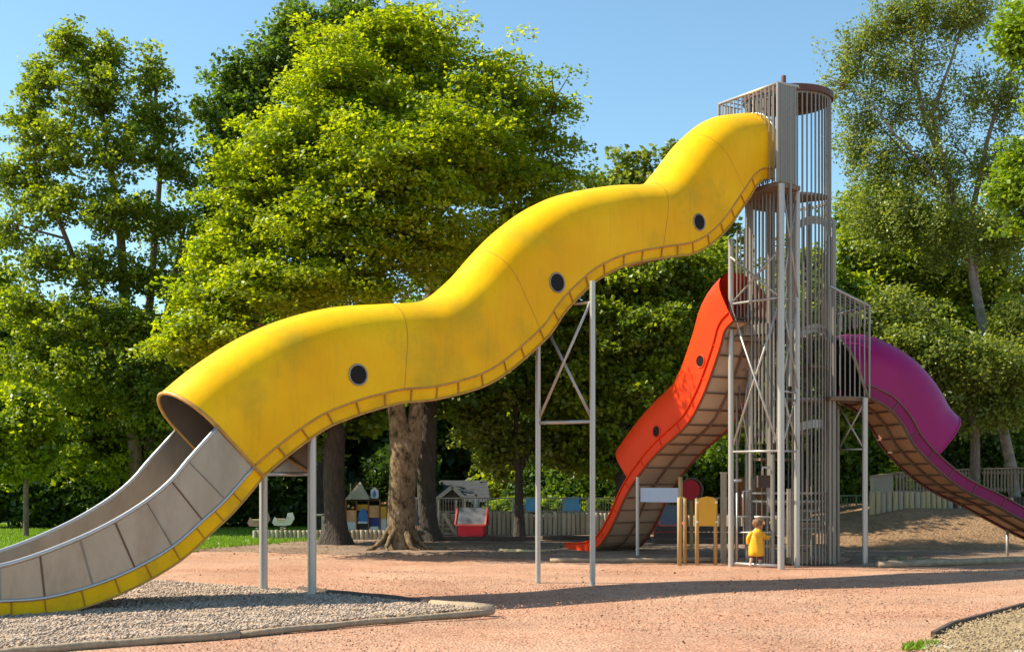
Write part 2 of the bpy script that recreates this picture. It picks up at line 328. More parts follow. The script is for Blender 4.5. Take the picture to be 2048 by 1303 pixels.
def sheet(name, poly, z, mat, amp=0.0, step=0.25, jit=0.12, fz=None, edge_fade=0.3):
    """irregular-edged patch: polygon in world XY, gridded by step, raised with lumps inside"""
    P = [Vector((p[0], p[1])) for p in poly]
    # densify with jitter
    Q = []
    for i in range(len(P)):
        a, b = P[i], P[(i + 1) % len(P)]; n = max(1, int((b - a).length / 0.35)); nrm = Vector((-(b - a).y, (b - a).x)).normalized()
        for k in range(n):
            q = a.lerp(b, k / n) + nrm * random.uniform(-jit, jit); Q.append(q)
    bm = bmesh.new()
    vs = [bm.verts.new((q.x, q.y, z)) for q in Q]; f = bm.faces.new(vs)
    if f.normal.z < 0: f.normal_flip()
    x0 = min(q.x for q in Q); x1 = max(q.x for q in Q); y0 = min(q.y for q in Q); y1 = max(q.y for q in Q)
    for ax, lo, hi in (((1, 0, 0), x0, x1), ((0, 1, 0), y0, y1)):
        k = lo + step
        while k < hi:
            co_ = (k, 0, 0) if ax[0] else (0, k, 0)
            bmesh.ops.bisect_plane(bm, geom=bm.verts[:] + bm.edges[:] + bm.faces[:], plane_co=co_, plane_no=ax)
            k += step
    for v in bm.verts:
        inner = not v.is_boundary
        base = max(z, 0.0)
        v.co.z = (fz(v.co.x, v.co.y) if fz else z) + (amp * (0.5 + 0.5 * vnoise(v.co.x * 5, v.co.y * 5)) + amp * random.random() * 0.5 if inner else 0)
        if not inner: v.co.z -= 0.03
    me = bpy.data.meshes.new(name); bm.normal_update(); bm.to_mesh(me); bm.free()
    o = mkobj(name, me, mat, smooth=True); o['kind'] = 'structure'; return o
def G(*pp): return [(gp(a, b).x, gp(a, b).y) for a, b in pp]
sheet('soil_under_trees', G((250, 1101), (470, 1099), (700, 1108), (900, 1107), (1100, 1120), (1280, 1122), (1440, 1112), (1660, 1110), (1700, 1098), (1760, 1092), (1800, 1066), (1200, 1052), (700, 1052), (250, 1070)), 0.012, M['soil'], 0.02, 0.5)
lawn_poly = G((-700, 1108), (150, 1102), (380, 1101), (520, 1091), (620, 1083), (700, 1078), (700, 1038), (-900, 1033))
sheet('lawn', lawn_poly, 0.024, M['lawn'], 0.02, 0.8)
bedpoly = G((-420, 1150), (200, 1158), (310, 1165), (600, 1186), (860, 1212), (980, 1221), (700, 1246), (480, 1268), (60, 1301), (-320, 1335))
sheet('pebble_bed', bedpoly, 0.0, M['pebble_bed'], 0.05, 0.14, 0.06)
sheet('bark_bed_right', G((1685, 1104), (1800, 1103), (2400, 1098), (2400, 1122), (2048, 1122), (1760, 1131), (1690, 1128)), 0.006, M['soil'], 0.03, 0.3)
sheet('bark_bed_centre', G((1090, 1100), (1300, 1094), (1440, 1098), (1440, 1116), (1250, 1119), (1090, 1112)), 0.036, M['soil'], 0.03, 0.4)
sandpoly = G((1868, 1272), (1905, 1252), (2048, 1213), (2400, 1160), (2900, 1330), (2300, 1420), (1850, 1330), (1850, 1292))
sheet('sand_patch', sandpoly, 0.0, M['sand'], 0.03, 0.2, 0.02)
# earth bank on the right
def bank_z(x, y):
    t = min(max((y - 27.6) / 3.4, 0), 1); u = min(max((x - 6.6) / 3.0, 0), 1)
    return (0.02 + (0.62 + 0.2 * u) * (t * t * (3 - 2 * t))) * (0.6 + 0.4 * u) + 0.03 * vnoise(x * 2, y * 2)
mbk = MB(); mbk.quadgrid([[(x, y, -0.05 if (j == 0) else bank_z(x, y)) for x in np.arange(6.2, 24, 0.35)] for j, y in enumerate(np.arange(27.3, 38, 0.35))])
bo = mbk.build('earth_bank', M['bankdirt'], smooth=True); bo['kind'] = 'structure'
# hillside behind everything
mh = MB(); rows = []
for y in (44, 48, 52, 58, 66, 80):
    rows.append([(x, y + 2 * math.sin(x * .15), {44: -0.3, 48: 1.0, 52: 3.5, 58: 7, 66: 9.5, 80: 10}[y] + 0.6 * vnoise(x * .3, y * .2)) for x in range(-60, 61, 3)])
mh.quadgrid(rows); ho = mh.build('hillside', M['litter'], smooth=True); ho['kind'] = 'structure'

# scattered stones (joined, nobody could count them)
def inpoly(P, x, y):
    c = False; j = len(P) - 1
    for i in range(len(P)):
        if (P[i][1] > y) != (P[j][1] > y) and x < (P[j][0] - P[i][0]) * (y - P[i][1]) / (P[j][1] - P[i][1]) + P[i][0]: c = not c
        j = i
    return c
def stones(name, poly, n, size, z, mat, near_bias=1.0, label=None, flat=0.6):
    xs = [p[0] for p in poly]; ys = [p[1] for p in poly]
    base = np.array([(1, 0, 0), (0, 1, 0), (-1, 0, 0), (0, -1, 0), (0, 0, 1), (0, 0, -1)], float)
    tri = np.array([(0, 1, 4), (1, 2, 4), (2, 3, 4), (3, 0, 4), (1, 0, 5), (2, 1, 5), (3, 2, 5), (0, 3, 5)])
    pts = []
    while len(pts) < n:
        y = min(ys) + (max(ys) - min(ys)) * random.random() ** near_bias; x = random.uniform(min(xs), max(xs))
        if abs(x) < y * 0.45 and inpoly(poly, x, y): pts.append((x, y))
    pts = np.array(pts); k = len(pts)
    s = size[0] + (size[1] - size[0]) * RG.random(k) ** 2.5
    V = base[None] * (0.75 + 0.5 * RG.random((k, 6, 1)))
    a = RG.random(k) * 6.28; ca, sa = np.cos(a), np.sin(a)
    V = V * np.stack([1 + 0.5 * RG.random(k), np.ones(k) * .8, np.ones(k) * flat], 1)[:, None, :]
    X = V[..., 0] * ca[:, None] - V[..., 1] * sa[:, None]; Yv = V[..., 0] * sa[:, None] + V[..., 1] * ca[:, None]
    tilt = (RG.random((k, 1)) - .5)
    Z = V[..., 2] + X * tilt
    V = np.stack([X, Yv, Z], 2) * s[:, None, None]
    V[..., 0] += pts[:, 0:1]; V[..., 1] += pts[:, 1:2]; V[..., 2] += z + s[:, None] * 0.15
    Fc = (tri[None] + (np.arange(k) * 6)[:, None, None]).reshape(-1, 3)
    me = bpy.data.meshes.new(name); me.vertices.add(k * 6); me.vertices.foreach_set('co', V.reshape(-1))
    me.loops.add(len(Fc) * 3); me.loops.foreach_set('vertex_index', Fc.reshape(-1).astype(np.int32))
    me.polygons.add(len(Fc)); me.polygons.foreach_set('loop_start', np.arange(0, len(Fc) * 3, 3, dtype=np.int32)); me.update(calc_edges=True)
    at_ = me.attributes.new('tint', 'FLOAT', 'FACE'); at_.data.foreach_set('value', np.repeat(RG.random(k), 8))
    o = mkobj(name, me, mat); o['kind'] = 'stuff'
    if label: o['label'] = label
    return o
def stonemat(name, cols):
    m, t, b = newmat(name); a = t.nodes.new('ShaderNodeAttribute'); a.attribute_name = 'tint'
    cr = t.nodes.new('ShaderNodeValToRGB'); cr.color_ramp.elements[0].color = tuple(cols[0]) + (1,); cr.color_ramp.elements[1].color = tuple(cols[-1]) + (1,)
    for i, c in enumerate(cols[1:-1]): cr.color_ramp.elements.new((i + 1) / (len(cols) - 1)).color = tuple(c) + (1,)
    t.links.new(a.outputs['Fac'], cr.inputs[0]); t.links.new(cr.outputs[0], b.inputs['Base Color']); b.inputs['Roughness'].default_value = .9
    b.inputs['Specular IOR Level'].default_value = 0.2
    return m
M['peb'] = stonemat('pebble_stone', [(0.19, 0.14, 0.11), (0.40, 0.31, 0.24), (0.54, 0.43, 0.34), (0.31, 0.23, 0.17), (0.47, 0.36, 0.28)])
M['redst'] = stonemat('red_chippings', [(0.12, 0.06, 0.04), (0.48, 0.25, 0.15), (0.56, 0.32, 0.21), (0.43, 0.22, 0.13), (0.62, 0.39, 0.27)])
M['sandst'] = stonemat('sand_chippings', [(0.10, 0.07, 0.05), (0.36, 0.27, 0.16), (0.42, 0.32, 0.20)])
fg = G((-150, 1400), (2250, 1400), (2250, 1135), (-150, 1135))
fg_red = fg
stones('red_gravel_chippings', fg_red, 32000, (0.005, 0.016), -0.02, M['redst'], 1.25, 'loose reddish gravel chippings on the playground surface')
stones('pebbles', bedpoly, 34000, (0.009, 0.028), 0.045, M['peb'], 1.0, 'loose grey brown pebbles under the yellow slide')
stones('sand_chippings', sandpoly, 3000, (0.008, 0.02), 0.03, M['sandst'], 1.0, 'pale sandy gravel at the right corner')

# timber edgings
def edging(pts, r, label, mat='log', flat=1.0):
    P = [gp(a, b) for a, b in pts]; path = []
    for i in range(len(P) - 1):
        n = max(2, int((P[i + 1] - P[i]).length / 0.3))
        for k in range(n): path.append(P[i].lerp(P[i + 1], k / n) + Vector((0, 0, r * 0.45 + random.uniform(-.006, .006))))
    path.append(P[-1] + Vector((0, 0, r * 0.45)))
    o = MB().tube(path, [r * random.uniform(.92, 1.08) for _ in path], 8).build('edging_log', M[mat], base=P[0], smooth=True)
    tag(o, label, 'timber edging', 'timber edgings round the play beds'); return o
edging([(982, 1226), (700, 1249), (480, 1271)], 0.036, 'long pale timber edging in front of the pebble bed, nearer its pointed end')
edging([(478, 1271), (250, 1288), (40, 1306), (-300, 1340)], 0.042, 'pale timber edging at the bottom left, in front of the pebbles')
edging([(862, 1213), (985, 1223)], 0.065, 'short thick timber forming the pointed tip of the pebble bed')
edging([(600, 1185), (730, 1197), (865, 1213)], 0.06, 'dark timber edging between the red gravel and the pebbles, left of the pointed tip', 'darkwood')
edging([(200, 1158), (310, 1165), (598, 1185)], 0.035, 'thin pale timber edging behind the steel chute, passing the short support posts')
edging([(1755, 1132), (2048, 1123), (2300, 1117)], 0.07, 'timber edging along the bark bed below the purple slide')
edging([(1685, 1091), (1850, 1090), (2080, 1089)], 0.06, 'dark timber at the foot of the earth bank', 'darkwood')
edging([(1100, 1123), (1440, 1121)], 0.05, 'low timber edging in front of the orange slide bed')
edging([(1180, 1100), (1060, 1106), (1000, 1103)], 0.05, 'mossy timber edging left of the orange slide foot', 'mosswood')
b = MB()
for (a0, a1) in (((1866, 1273), (1905, 1252)), ((1905, 1252), (2048, 1213)), ((2048, 1213), (2300, 1170))):
    p, q = gp(*a0), gp(*a1); b.beam(p + Vector((0, 0, .0)), q + Vector((0, 0, .0)), 0.045, 0.11)
tag(b.build('shadow_line_strip', M['darkwood'], base=gp(1866, 1273)), 'dark strip standing in for the shadow line round the sandy patch at the lower right', 'shadow strip')  # dark strip stands in for a shadow line along the sand
b = MB()
for (a0, a1) in (((1842, 1291), (1905, 1296)), ((1909, 1296), (2060, 1307))):
    p, q = gp(*a0), gp(*a1); b.beam(p + Vector((0, 0, -.02)), q + Vector((0, 0, -.02)), 0.14, 0.08)
tag(b.build('kerb_stone', M['wood2'], base=gp(1842, 1291)), 'pale flat kerb at the bottom right corner', 'kerb')
for i, (px, py) in enumerate([(1765, 1122), (1785, 1126), (1800, 1121), (1822, 1127), (1838, 1123), (1858, 1126)]):
    bm = bmesh.new(); bmesh.ops.create_icosphere(bm, subdivisions=2, radius=1)
    for v in bm.verts: v.co *= 1 + 0.25 * vnoise(v.co.x * 3 + i * 7, v.co.y * 3 + v.co.z * 2)
    for v in bm.verts: v.co = Vector((v.co.x * .16, v.co.y * .12, v.co.z * .07))
    me = bpy.data.meshes.new('stone'); bm.to_mesh(me); bm.free()
    p = gp(px, py); me.transform(Matrix.Rotation(i * 1.1, 4, 'Z') @ Matrix.Translation((0, 0, .04))); me.transform(Matrix.Translation(p))
    o = mkobj('stone', me, M['sand'], base=p, smooth=True)
    tag(o, 'flat pale stone, ' + ['leftmost in', 'second from left in', 'third from left in', 'fourth from left in', 'fifth from left in', 'rightmost in'][i] + ' the row beside the bark bed', 'stone', 'flat stones by the right-hand bed')

# ------------------------------------------------------------------ slides
def spline(P, n):
    P = np.array(P, float); out = []
    Q = np.vstack([2 * P[0] - P[1], P, 2 * P[-1] - P[-2]])
    for i in range(1, len(Q) - 2):
        p0, p1, p2, p3 = Q[i - 1], Q[i], Q[i + 1], Q[i + 2]
        for k in range(n):
            t = k / n
            out.append(0.5 * ((2 * p1) + (-p0 + p2) * t + (2 * p0 - 5 * p1 + 4 * p2 - p3) * t * t + (-p0 + 3 * p1 - 3 * p2 + p3) * t ** 3))
    out.append(P[-1]); return np.array(out)
class Plane:
    def __init__(s, o, ang, lat_sign=1):
        s.o = np.array(o, float); a = math.radians(ang); s.d = np.array([math.cos(a), math.sin(a)]); s.n = np.array([s.d[1], -s.d[0]]) * lat_sign
    def px(s, px, py, lat=0.0):
        r = np.array([(px - HX) / F, 1.0]); o = s.o + s.n * lat; k = o @ s.n / (r @ s.n); P = r * k
        return (P - o) @ s.d, H + (HY - py) / F * k
    def w(s, t, lat, z):
        p = s.o + s.d * t + s.n * lat; return Vector((p[0], p[1], z))
class Sect:
    """cross-section: bottom centre (t,z), axis v, height L"""
    def __init__(s, pl, q, p, w):
        s.pl = pl; s.q = q; v = p - q; s.L = float(np.hypot(*v)); s.v = v / s.L; s.wd = w
    def at(s, lat, h): c = s.q + s.v * h; return s.pl.w(c[0], lat, c[1])
    def arch(s, w, h0, top, n=12):
        """from near side bottom over the crown to the far side"""
        pts = [s.at(w, h0 + (top - w - h0) * k / 4) for k in range(4)]
        for k in range(n + 1):
            a = math.pi * k / n; pts.append(s.at(w * math.cos(a), top - w + w * math.sin(a)))
        pts += [s.at(-w, h0 + (top - w - h0) * k / 4) for k in range(3, -1, -1)]
        return pts
def smoothrows(mb): pass
W = 0.62
Yp = Plane((-3.04, 16.91), 38.3)
ypairs = [(326,784,527,953),(392,730,580,908),(484,672,650,858),(576,635,700,836),(668,614,747,820),(772,607,807,805),(847,600,884,796),(903,560,991,761),(955,502,1090,680),(1000,458,1129,627),(1061,414,1162,590),(1123,389,1200,557),(1215,372,1255,530),(1293,366,1323,516),(1327,334,1395,504),(1348,304,1448,466),(1372,274,1495,402),(1416,239,1513,373),(1460,229,1528,359),(1500,227.5,1550,357)]
yr = [np.concatenate([Yp.px(c, d, W), Yp.px(a, b, 0)]) for a, b, c, d in ypairs]
NS = 9
ys_ = spline(yr, NS)
S = [Sect(Yp, r[:2], r[2:], W) for r in ys_]
slide = thing('yellow_slide', 'long wavy yellow tube slide with open steel chute at its lower left end', 'slide', Yp.w(-3.4, 0, 0))
BH = 0.19
seams = [0, 5 * NS, 8 * NS, 13 * NS, 16 * NS + 1, len(S) - 1]
for k in range(len(seams) - 1):
    a, b_ = seams[k], seams[k + 1]
    mb = MB(); mb.quadgrid([s.arch(W, BH, s.L) for s in S[a:b_ + 1]])
    o = mb.build('tube_section', M['yellow'], slide, smooth=True)
    if 0 < k: # raised joint strip
        s0 = S[a]; s1 = S[a + 1]
        def mixs(f): return [p.lerp(q, f) for p, q in zip(s0.arch(W + .004, BH, s0.L + .004, 16), s1.arch(W + .004, BH, s1.L + .004, 16))]
        MB().quadgrid([mixs(0.0), mixs(0.09)]).build('joint_strip', M['rib'], slide, smooth=True)
mb = MB(); mb.quadgrid([list(reversed(s.arch(W - .035, BH, s.L - .035))) for s in S]); mb.build('lining', M['lining'], slide, smooth=True)
# mouth lip
a = S[0].arch(W - .012, BH, S[0].L - .012, 18)
MB().tube(a, 0.026, 6).build('mouth_lip', M['bead'], slide, smooth=True)
a = S[-1].arch(W - .012, BH, S[-1].L - .012, 18); MB().tube(a, 0.03, 6).build('upper_lip', M['rail'], slide, smooth=True)
# underside and chute floor
MB().quadgrid([[s.at(-W + .03, 0.0), s.at(W - .03, 0.0)] for s in S]).build('underside', M['brownrib'], slide, smooth=True)
MB().quadgrid([[s.at(-W + .03, BH - .01), s.at(W - .03, BH - .01)] for s in S]).build('chute_floor', M['lining'], slide, smooth=True)
# band panels, ribs and edging
def band(S, pl, w, hb, hs, slide, mats, every, side=1, rib_r=0.012, inset=0.02, pieces=True):
    """hb bottom offset, hs list of band heights per section"""
    n = len(S); idx = [0]; acc = 0.0
    for i in range(1, n):
        acc += float(np.hypot(*(S[i].q - S[i - 1].q)))
        if acc >= every * .97: idx.append(i); acc = 0.0
    if idx[-1] != n - 1: idx.append(n - 1)
    if len(idx) > 2 and idx[-1] - idx[-2] < 2: idx.pop(-2)
    for a, b_ in zip(idx[:-1], idx[1:]):
        mb = MB(); mb.quadgrid([[S[i].at(side * (w - inset), hb), S[i].at(side * (w - inset), hs[i])] for i in range(a, b_ + 1)])
        mb.quadgrid([[S[i].at(side * (w - inset - .02), hs[i]), S[i].at(side * (w - inset - .02), hb)] for i in range(a, b_ + 1)])
        mb.build('side_panel', mats[0], slide, smooth=True)
    for i in idx[:-1] if idx[0] == 0 else idx:
        s = S[i]; MB().tube([s.at(side * (w - .008), hb), s.at(side * (w - .008), hs[i])], rib_r, 5).build('rib', mats[1], slide)
    MB().tube([s.at(side * (w - .004), hs[i]) for i, s in enumerate(S)], 0.017, 6).build('edge_trim', mats[2], slide, smooth=True)
    MB().tube([s.at(side * (w - .004), hb) for s in S], 0.015, 6).build('edge_trim', mats[2], slide, smooth=True)
for sd in (1, -1): band(S, Yp, W, 0.0, [BH] * len(S), slide, (M['yellow_band'], M['rib'], M['bead']), .40, sd)
# portholes
def porthole(pl, w, px, py, r, slide, ringmat):
    t, z = pl.px(px, py, w); c = pl.w(t, w, z); d3 = Vector((pl.d[0], pl.d[1], 0)); n3 = Vector((pl.n[0], pl.n[1], 0)); up = Vector((0, 0, 1))
    sg = 1
    pts = [c + (d3 * math.cos(a) + up * math.sin(a)) * r + n3 * .006 for a in [2 * math.pi * k / 28 for k in range(29)]]
    ring = MB().tube(pts, 0.014, 6, cap=False).build('porthole', ringmat, slide, smooth=True)
    MB().ngon([c + (d3 * math.cos(a) + up * math.sin(a)) * (r - .008) + n3 * .007 for a in [2 * math.pi * k / 28 for k in range(28)]]).build('pane', M['holeblack'], ring)  # flat black disc paints the dark hole, no opening is cut
for px, py, r in ((716, 749, 0.138), (1114, 565, 0.145), (1398, 444, 0.135)): porthole(Yp, W, px, py, r, slide, M['bar'])
# steel chute (near side traced, carried on past the frame)
tr = [(434,855,527,954),(376,920,472,1019),(342,960,425,1064),(293,1001,362,1120),(229,1041,284,1167),(160,1075,196,1205),(80,1107,94,1233),(0,1131,0,1242)]
trr = [np.concatenate([Yp.px(c, d, W), Yp.px(a, b, W)]) for a, b, c, d in tr]
l0 = trr[-1]; trr.append(np.array([l0[0] - .55, l0[1] - .0, l0[2] - .55, l0[3] - .06])); trr.append(np.array([l0[0] - 1.2, l0[1] + .02, l0[2] - 1.2, l0[3] - .12]))
NT = 4
ts = spline(trr, NT); T = [Sect(Yp, r[:2], r[2:], W) for r in ts]
hb = [0.19 + 0.05 * i / len(T) for i in range(len(T))]
for sd in (1, -1):
    k = 0
    idx = list(range(0, len(T), NT))
    for a, b_ in zip(idx[:-1], idx[1:]):
        mb = MB()
        mb.quadgrid([[T[i].at(sd * W, hb[i]), T[i].at(sd * W, T[i].L)] for i in range(a, b_ + 1)])
        mb.quadgrid([[T[i].at(sd * (W - .02), T[i].L), T[i].at(sd * (W - .02), hb[i])] for i in range(a, b_ + 1)])
        mb.build('steel_panel', M['steel_panel'], slide, smooth=True)
        s = T[a]; MB().tube([s.at(sd * (W + .004), hb[a]), s.at(sd * (W + .004), s.L)], 0.012, 5).build('steel_rib', M['brownrib'] if k % 2 == 0 else M['bar'], slide); k += 1
    MB().tube([s.at(sd * W, s.L) for s in T], 0.028, 8).build('handrail', M['rail'], slide, smooth=True)
    MB().tube([s.at(sd * (W + .002), hb[i]) for i, s in enumerate(T)], 0.022, 6).build('lower_rail', M['rail'], slide, smooth=True)
    idx2 = list(range(0, len(T), 3)) + [len(T) - 1]
    for a, b_ in zip(idx2[:-1], idx2[1:]):
        MB().quadgrid([[T[i].at(sd * (W - .012), 0), T[i].at(sd * (W - .012), hb[i])] for i in range(a, b_ + 1)]).build('side_panel', M['yellow_band'], slide, smooth=True)
        s = T[a]; MB().tube([s.at(sd * (W - .004), 0), s.at(sd * (W - .004), hb[a])], 0.008, 5).build('rib', M['rib'], slide)
    MB().tube([s.at(sd * (W - .006), 0) for s in T], 0.014, 6).build('edge_trim', M['bead'], slide, smooth=True)
MB().quadgrid([[s.at(-W + .02, hb[i] - .005), s.at(W - .02, hb[i] - .005)] for i, s in enumerate(T)]).build('chute_floor', M['steel'], slide, smooth=True)
MB().quadgrid([[s.at(-W + .02, 0), s.at(W - .02, 0)] for s in T]).build('underside', M['brownrib'], slide, smooth=True)
s = S[0]
for sd in (1, -1): MB().tube([s.at(sd * (W + .008), -.01), s.at(sd * (W + .008), T[0].L + .03)], 0.022, 6).build('joint_bar', M['bead'], slide)

# support frames under the yellow slide
def botz(x, y):
    t = (np.array([x, y]) - Yp.o) @ Yp.d
    k = min(range(len(S)), key=lambda i: abs(S[i].q[0] - t)); return S[k].q[1]
def post(parent, p, z1, r=0.05, n=12, name='post', mat='post', z0=-0.12):
    return MB().tube([(p.x, p.y, z0), (p.x, p.y, z1)], r, n).build(name, M[mat], parent, smooth=True) if parent else None
A1 = gp(527, 1184); A2 = gp(624, 1195)
fr = thing('support_frame', 'pair of short steel posts under the mouth of the yellow tube slide', 'steel frame', (A1.x, A1.y, 0), 'steel frames carrying the yellow slide')
za1 = botz(A1.x, A1.y); za2 = botz(A2.x, A2.y)
for p, z in ((A1, za1), (A2, za2 + .02)):
    o = post(fr, p, z, 0.058); smooth_angle(o)
def braceX(parent, p, q, z0, z1, r=0.02, horiz=(True, True), name='brace'):
    if horiz[0]: MB().tube([(p.x, p.y, z0), (q.x, q.y, z0)], r * 1.1, 6).build('crossbar', M['post'], parent, smooth=True)
    if horiz[1]: MB().tube([(p.x, p.y, z1), (q.x, q.y, z1)], r * 1.1, 6).build('crossbar', M['post'], parent, smooth=True)
    e = 0.0
    MB().tube([(p.x, p.y, z0), (q.x, q.y, z1)], r, 6).build(name, M['post'], parent, smooth=True)
    off = (q - p).cross(Vector((0, 0, 1))).normalized() * r * 1.6
    MB().tube([(p.x + off.x, p.y + off.y, z1), (q.x + off.x, q.y + off.y, z0)], r, 6).build(name, M['post'], parent, smooth=True)
zc = at(560, 948, A1.y).z
MB().tube([(A1.x, A1.y, zc), (A2.x, A2.y, zc)], .026, 6).build('crossbar', M['rail'], fr, smooth=True)
pg = [Vector((A1.x + .08, A1.y - .04, zc + .03)), Vector((A2.x - .05, A2.y + .05, zc + .03)), Vector((A2.x - .05, A2.y + .05, zc + .50))]
g_ = MB(); g_.ngon(pg); g_.ngon([p + Vector((.012, .02, 0)) for p in reversed(pg)]); g_.build('gusset_plate', M['bar'], fr)
MB().tube([pg[1] + Vector((0, -.03, 0)), pg[0].lerp(pg[2], .45) + Vector((0, -.03, 0))], .018, 6).build('brace', M['bead'], fr, smooth=True)
MB().tube([pg[0] + Vector((0, -.03, 0)), pg[2] + Vector((0, -.03, 0))], .016, 6).build('brace', M['rail'], fr, smooth=True)
B1 = gp(1076, 1162); B2 = gp(1185, 1167)
fr = thing('support_frame', 'pair of tall steel posts with a cross brace under the middle of the yellow slide', 'steel frame', (B1.x, B1.y, 0), 'steel frames carrying the yellow slide')
zb1 = at(1076, 700, B1.y).z + .15; zb2 = at(1187, 575, B2.y).z + .1
smooth_angle(post(fr, B1, zb1, 0.040)); smooth_angle(post(fr, B2, zb2, 0.043))
zh = at(1076, 845, B1.y).z
MB().tube([(B1.x, B1.y, zh), (B2.x, B2.y, zh)], .03, 6).build('crossbar', M['post'], fr, smooth=True)
MB().tube([(B1.x, B1.y, zh + .03), tuple(at(1180, 605, B2.y))], .022, 6).build('brace', M['post'], fr, smooth=True)
pA = at(1098, 665, B1.y + .05); MB().tube([tuple(pA), (B2.x, B2.y + .04, zh + .03)], .022, 6).build('brace', M['post'], fr, smooth=True)
pB = at(1183, 604, B2.y); MB().tube([tuple(at(1150, 608, B1.y)), tuple(pB)], .02, 6).build('crossbar', M['post'], fr, smooth=True)

# ------------------------------------------------------------------ orange and purple slides
def slide_from_bottom(pl, w, pts, L, nper, ext=None, lat=None, z_end=None):
    r = [pl.px(a, b, w if lat is None else lat) for a, b in pts]
    if ext: r = ext[0] + r + ext[1]
    c = spline(r, nper); out = []
    tg = np.gradient(c, axis=0)
    # smooth the tangent
    for _ in range(4): tg[1:-1] = (tg[:-2] + tg[1:-1] * 2 + tg[2:]) / 4
    for q, t in zip(c, tg):
        t = t / np.hypot(*t); n = np.array([-t[1], t[0]])
        if n[1] < 0: n = -n
        out.append(Sect(pl, q, q + n * L, w))
    return out
def underside(S, w, slide, mat, ribmat, cols=2, every=2):
    n = len(S)
    idx = list(range(0, n - 1, every)) + [n - 1]
    for a, b_ in zip(idx[:-1], idx[1:]):
        for c in range(cols):
            l0 = -w + .03 + (2 * w - .06) * c / cols; l1 = -w + .03 + (2 * w - .06) * (c + 1) / cols
            MB().quadgrid([[S[i].at(l0, 0.015), S[i].at(l1, 0.015)] for i in range(a, b_ + 1)]).build('underside_panel', mat, slide, smooth=True)
        s = S[a]; MB().beam(s.at(-w + .02, -.01), s.at(w - .02, -.01), .022, .03).build('cross_rib', ribmat, slide)
    for c in range(cols + 1):
        l0 = -w + .03 + (2 * w - .06) * c / cols
        MB().tube([s.at(l0, -.02) for s in S], .028 if 0 < c < cols else .022, 4).build('long_rib', ribmat, slide)

OW = 0.58
Op = Plane((3.82 + .845 * OW, 22.67 + .535 * OW), 122.35, -1)     # direction left and away; near side is towards the viewer's left
assert Op.n[0] < 0
opts = [(1448,660),(1438,696),(1419,752),(1402,795),(1378,840),(1352,868),(1323,894),(1295,924),(1263,968),(1244,1003),(1230,1036),(1212,1070),(1194,1092),(1168,1103),(1128,1104)]
p0 = Op.px(1448, 660, OW); p1 = Op.px(1438, 696, OW)
SO = slide_from_bottom(Op, OW, opts, 1.16, 4, ext=([(p0[0] - .22, p0[1] + .15)], []))
os_ = thing('orange_slide', 'steep wavy orange red tube slide descending left behind the tower', 'slide', SO[-1].at(0, 0))
im = 0
for i, s in enumerate(SO):
    if abs(s.q[0] - Op.px(1265, 965, OW)[0]) < abs(SO[im].q[0] - Op.px(1265, 965, OW)[0]): im = i
TB = SO[:im + 1]; TR = SO[im:]
hh = len(TB) // 2
for part in (TB[:hh + 1], TB[hh:]):
    MB().quadgrid([s.arch(OW, .2, s.L) for s in part]).build('tube_section', M['orange'], os_, smooth=True)
MB().quadgrid([list(reversed(s.arch(OW - .03, .2, s.L - .03))) for s in TB]).build('lining', M['orange'], os_, smooth=True)
MB().tube(TB[-1].arch(OW - .01, .2, TB[-1].L - .01, 16), .022, 6).build('mouth_lip', M['orange'], os_, smooth=True)
for sd in (1, -1):
    band(SO, Op, OW, 0, [.2] * len(SO), os_, (M['orange'], M['orange'], M['orange']), .6, sd, .009)
MB().quadgrid([[s.at(-OW + .03, .1), s.at(OW - .03, .1)] for s in SO]).build('chute_floor', M['steel'], os_, smooth=True)
underside(SO[:-4], OW, os_, M['tan2'], M['brownrib'], 2, 3)
for px, py, r in ((1401, 722, .115), (1313, 862, .115)): porthole(Op, OW, px, py, r, os_, M['orange'])

PW = 0.62
Pp = Plane((6.59 - .212 * PW, 23.0 + .977 * PW), 12.25)
ppts = [(1741.6,795.5),(1777,814),(1806,847),(1826.6,884),(1855.6,918),(1889,949),(1922,974),(1955,992),(1992,1009),(2048,1040)]
q0 = Pp.px(1741.6, 795.5, PW); q1 = Pp.px(2048, 1040, PW)
SP = slide_from_bottom(Pp, PW, ppts, 1.24, 4, ext=([(q0[0] - .06, q0[1] + .003)], [(q1[0] + .9, q1[1] - .42), (q1[0] + 1.6, q1[1] - .60), (q1[0] + 2.4, q1[1] - .62)]))
ps = thing('purple_slide', 'purple tube slide curving down to the right with tan panelled underside', 'slide', SP[-1].at(0, 0))
tm = Pp.px(1866, 928, PW)[0]; im = min(range(len(SP)), key=lambda i: abs(SP[i].q[0] - tm)); TB = SP[:im + 1]
MB().quadgrid([s.arch(PW, .22, s.L) for s in TB]).build('tube_section', M['purple'], ps, smooth=True)
MB().quadgrid([list(reversed(s.arch(PW - .03, .22, s.L - .03))) for s in TB]).build('lining', M['dark'], ps, smooth=True)  # near-black lining puts the shade inside the tube into its colour
MB().tube(TB[-1].arch(PW - .01, .22, TB[-1].L - .01, 16), .025, 6).build('mouth_lip', M['purple'], ps, smooth=True)
for sd in (1, -1): band(SP, Pp, PW, 0, [.22] * len(SP), ps, (M['purple_band'], M['brownrib'], M['brownrib']), .55, sd, .009)
MB().quadgrid([[s.at(-PW + .03, .1), s.at(PW - .03, .1)] for s in SP]).build('chute_floor', M['steel'], ps, smooth=True)
underside(SP, PW, ps, M['tan'], M['brownrib'], 2, 3)
for (px, py, z) in ((2022, 1114, 1.0),):
    k = min(range(len(SP)), key=lambda i: abs((SP[i].at(-PW, 0).x / SP[i].at(-PW, 0).y) - (px - HX) / F)); p = SP[k].at(-PW + .05, 0)
    post(ps, p, p.z, .03, 8, name='leg')

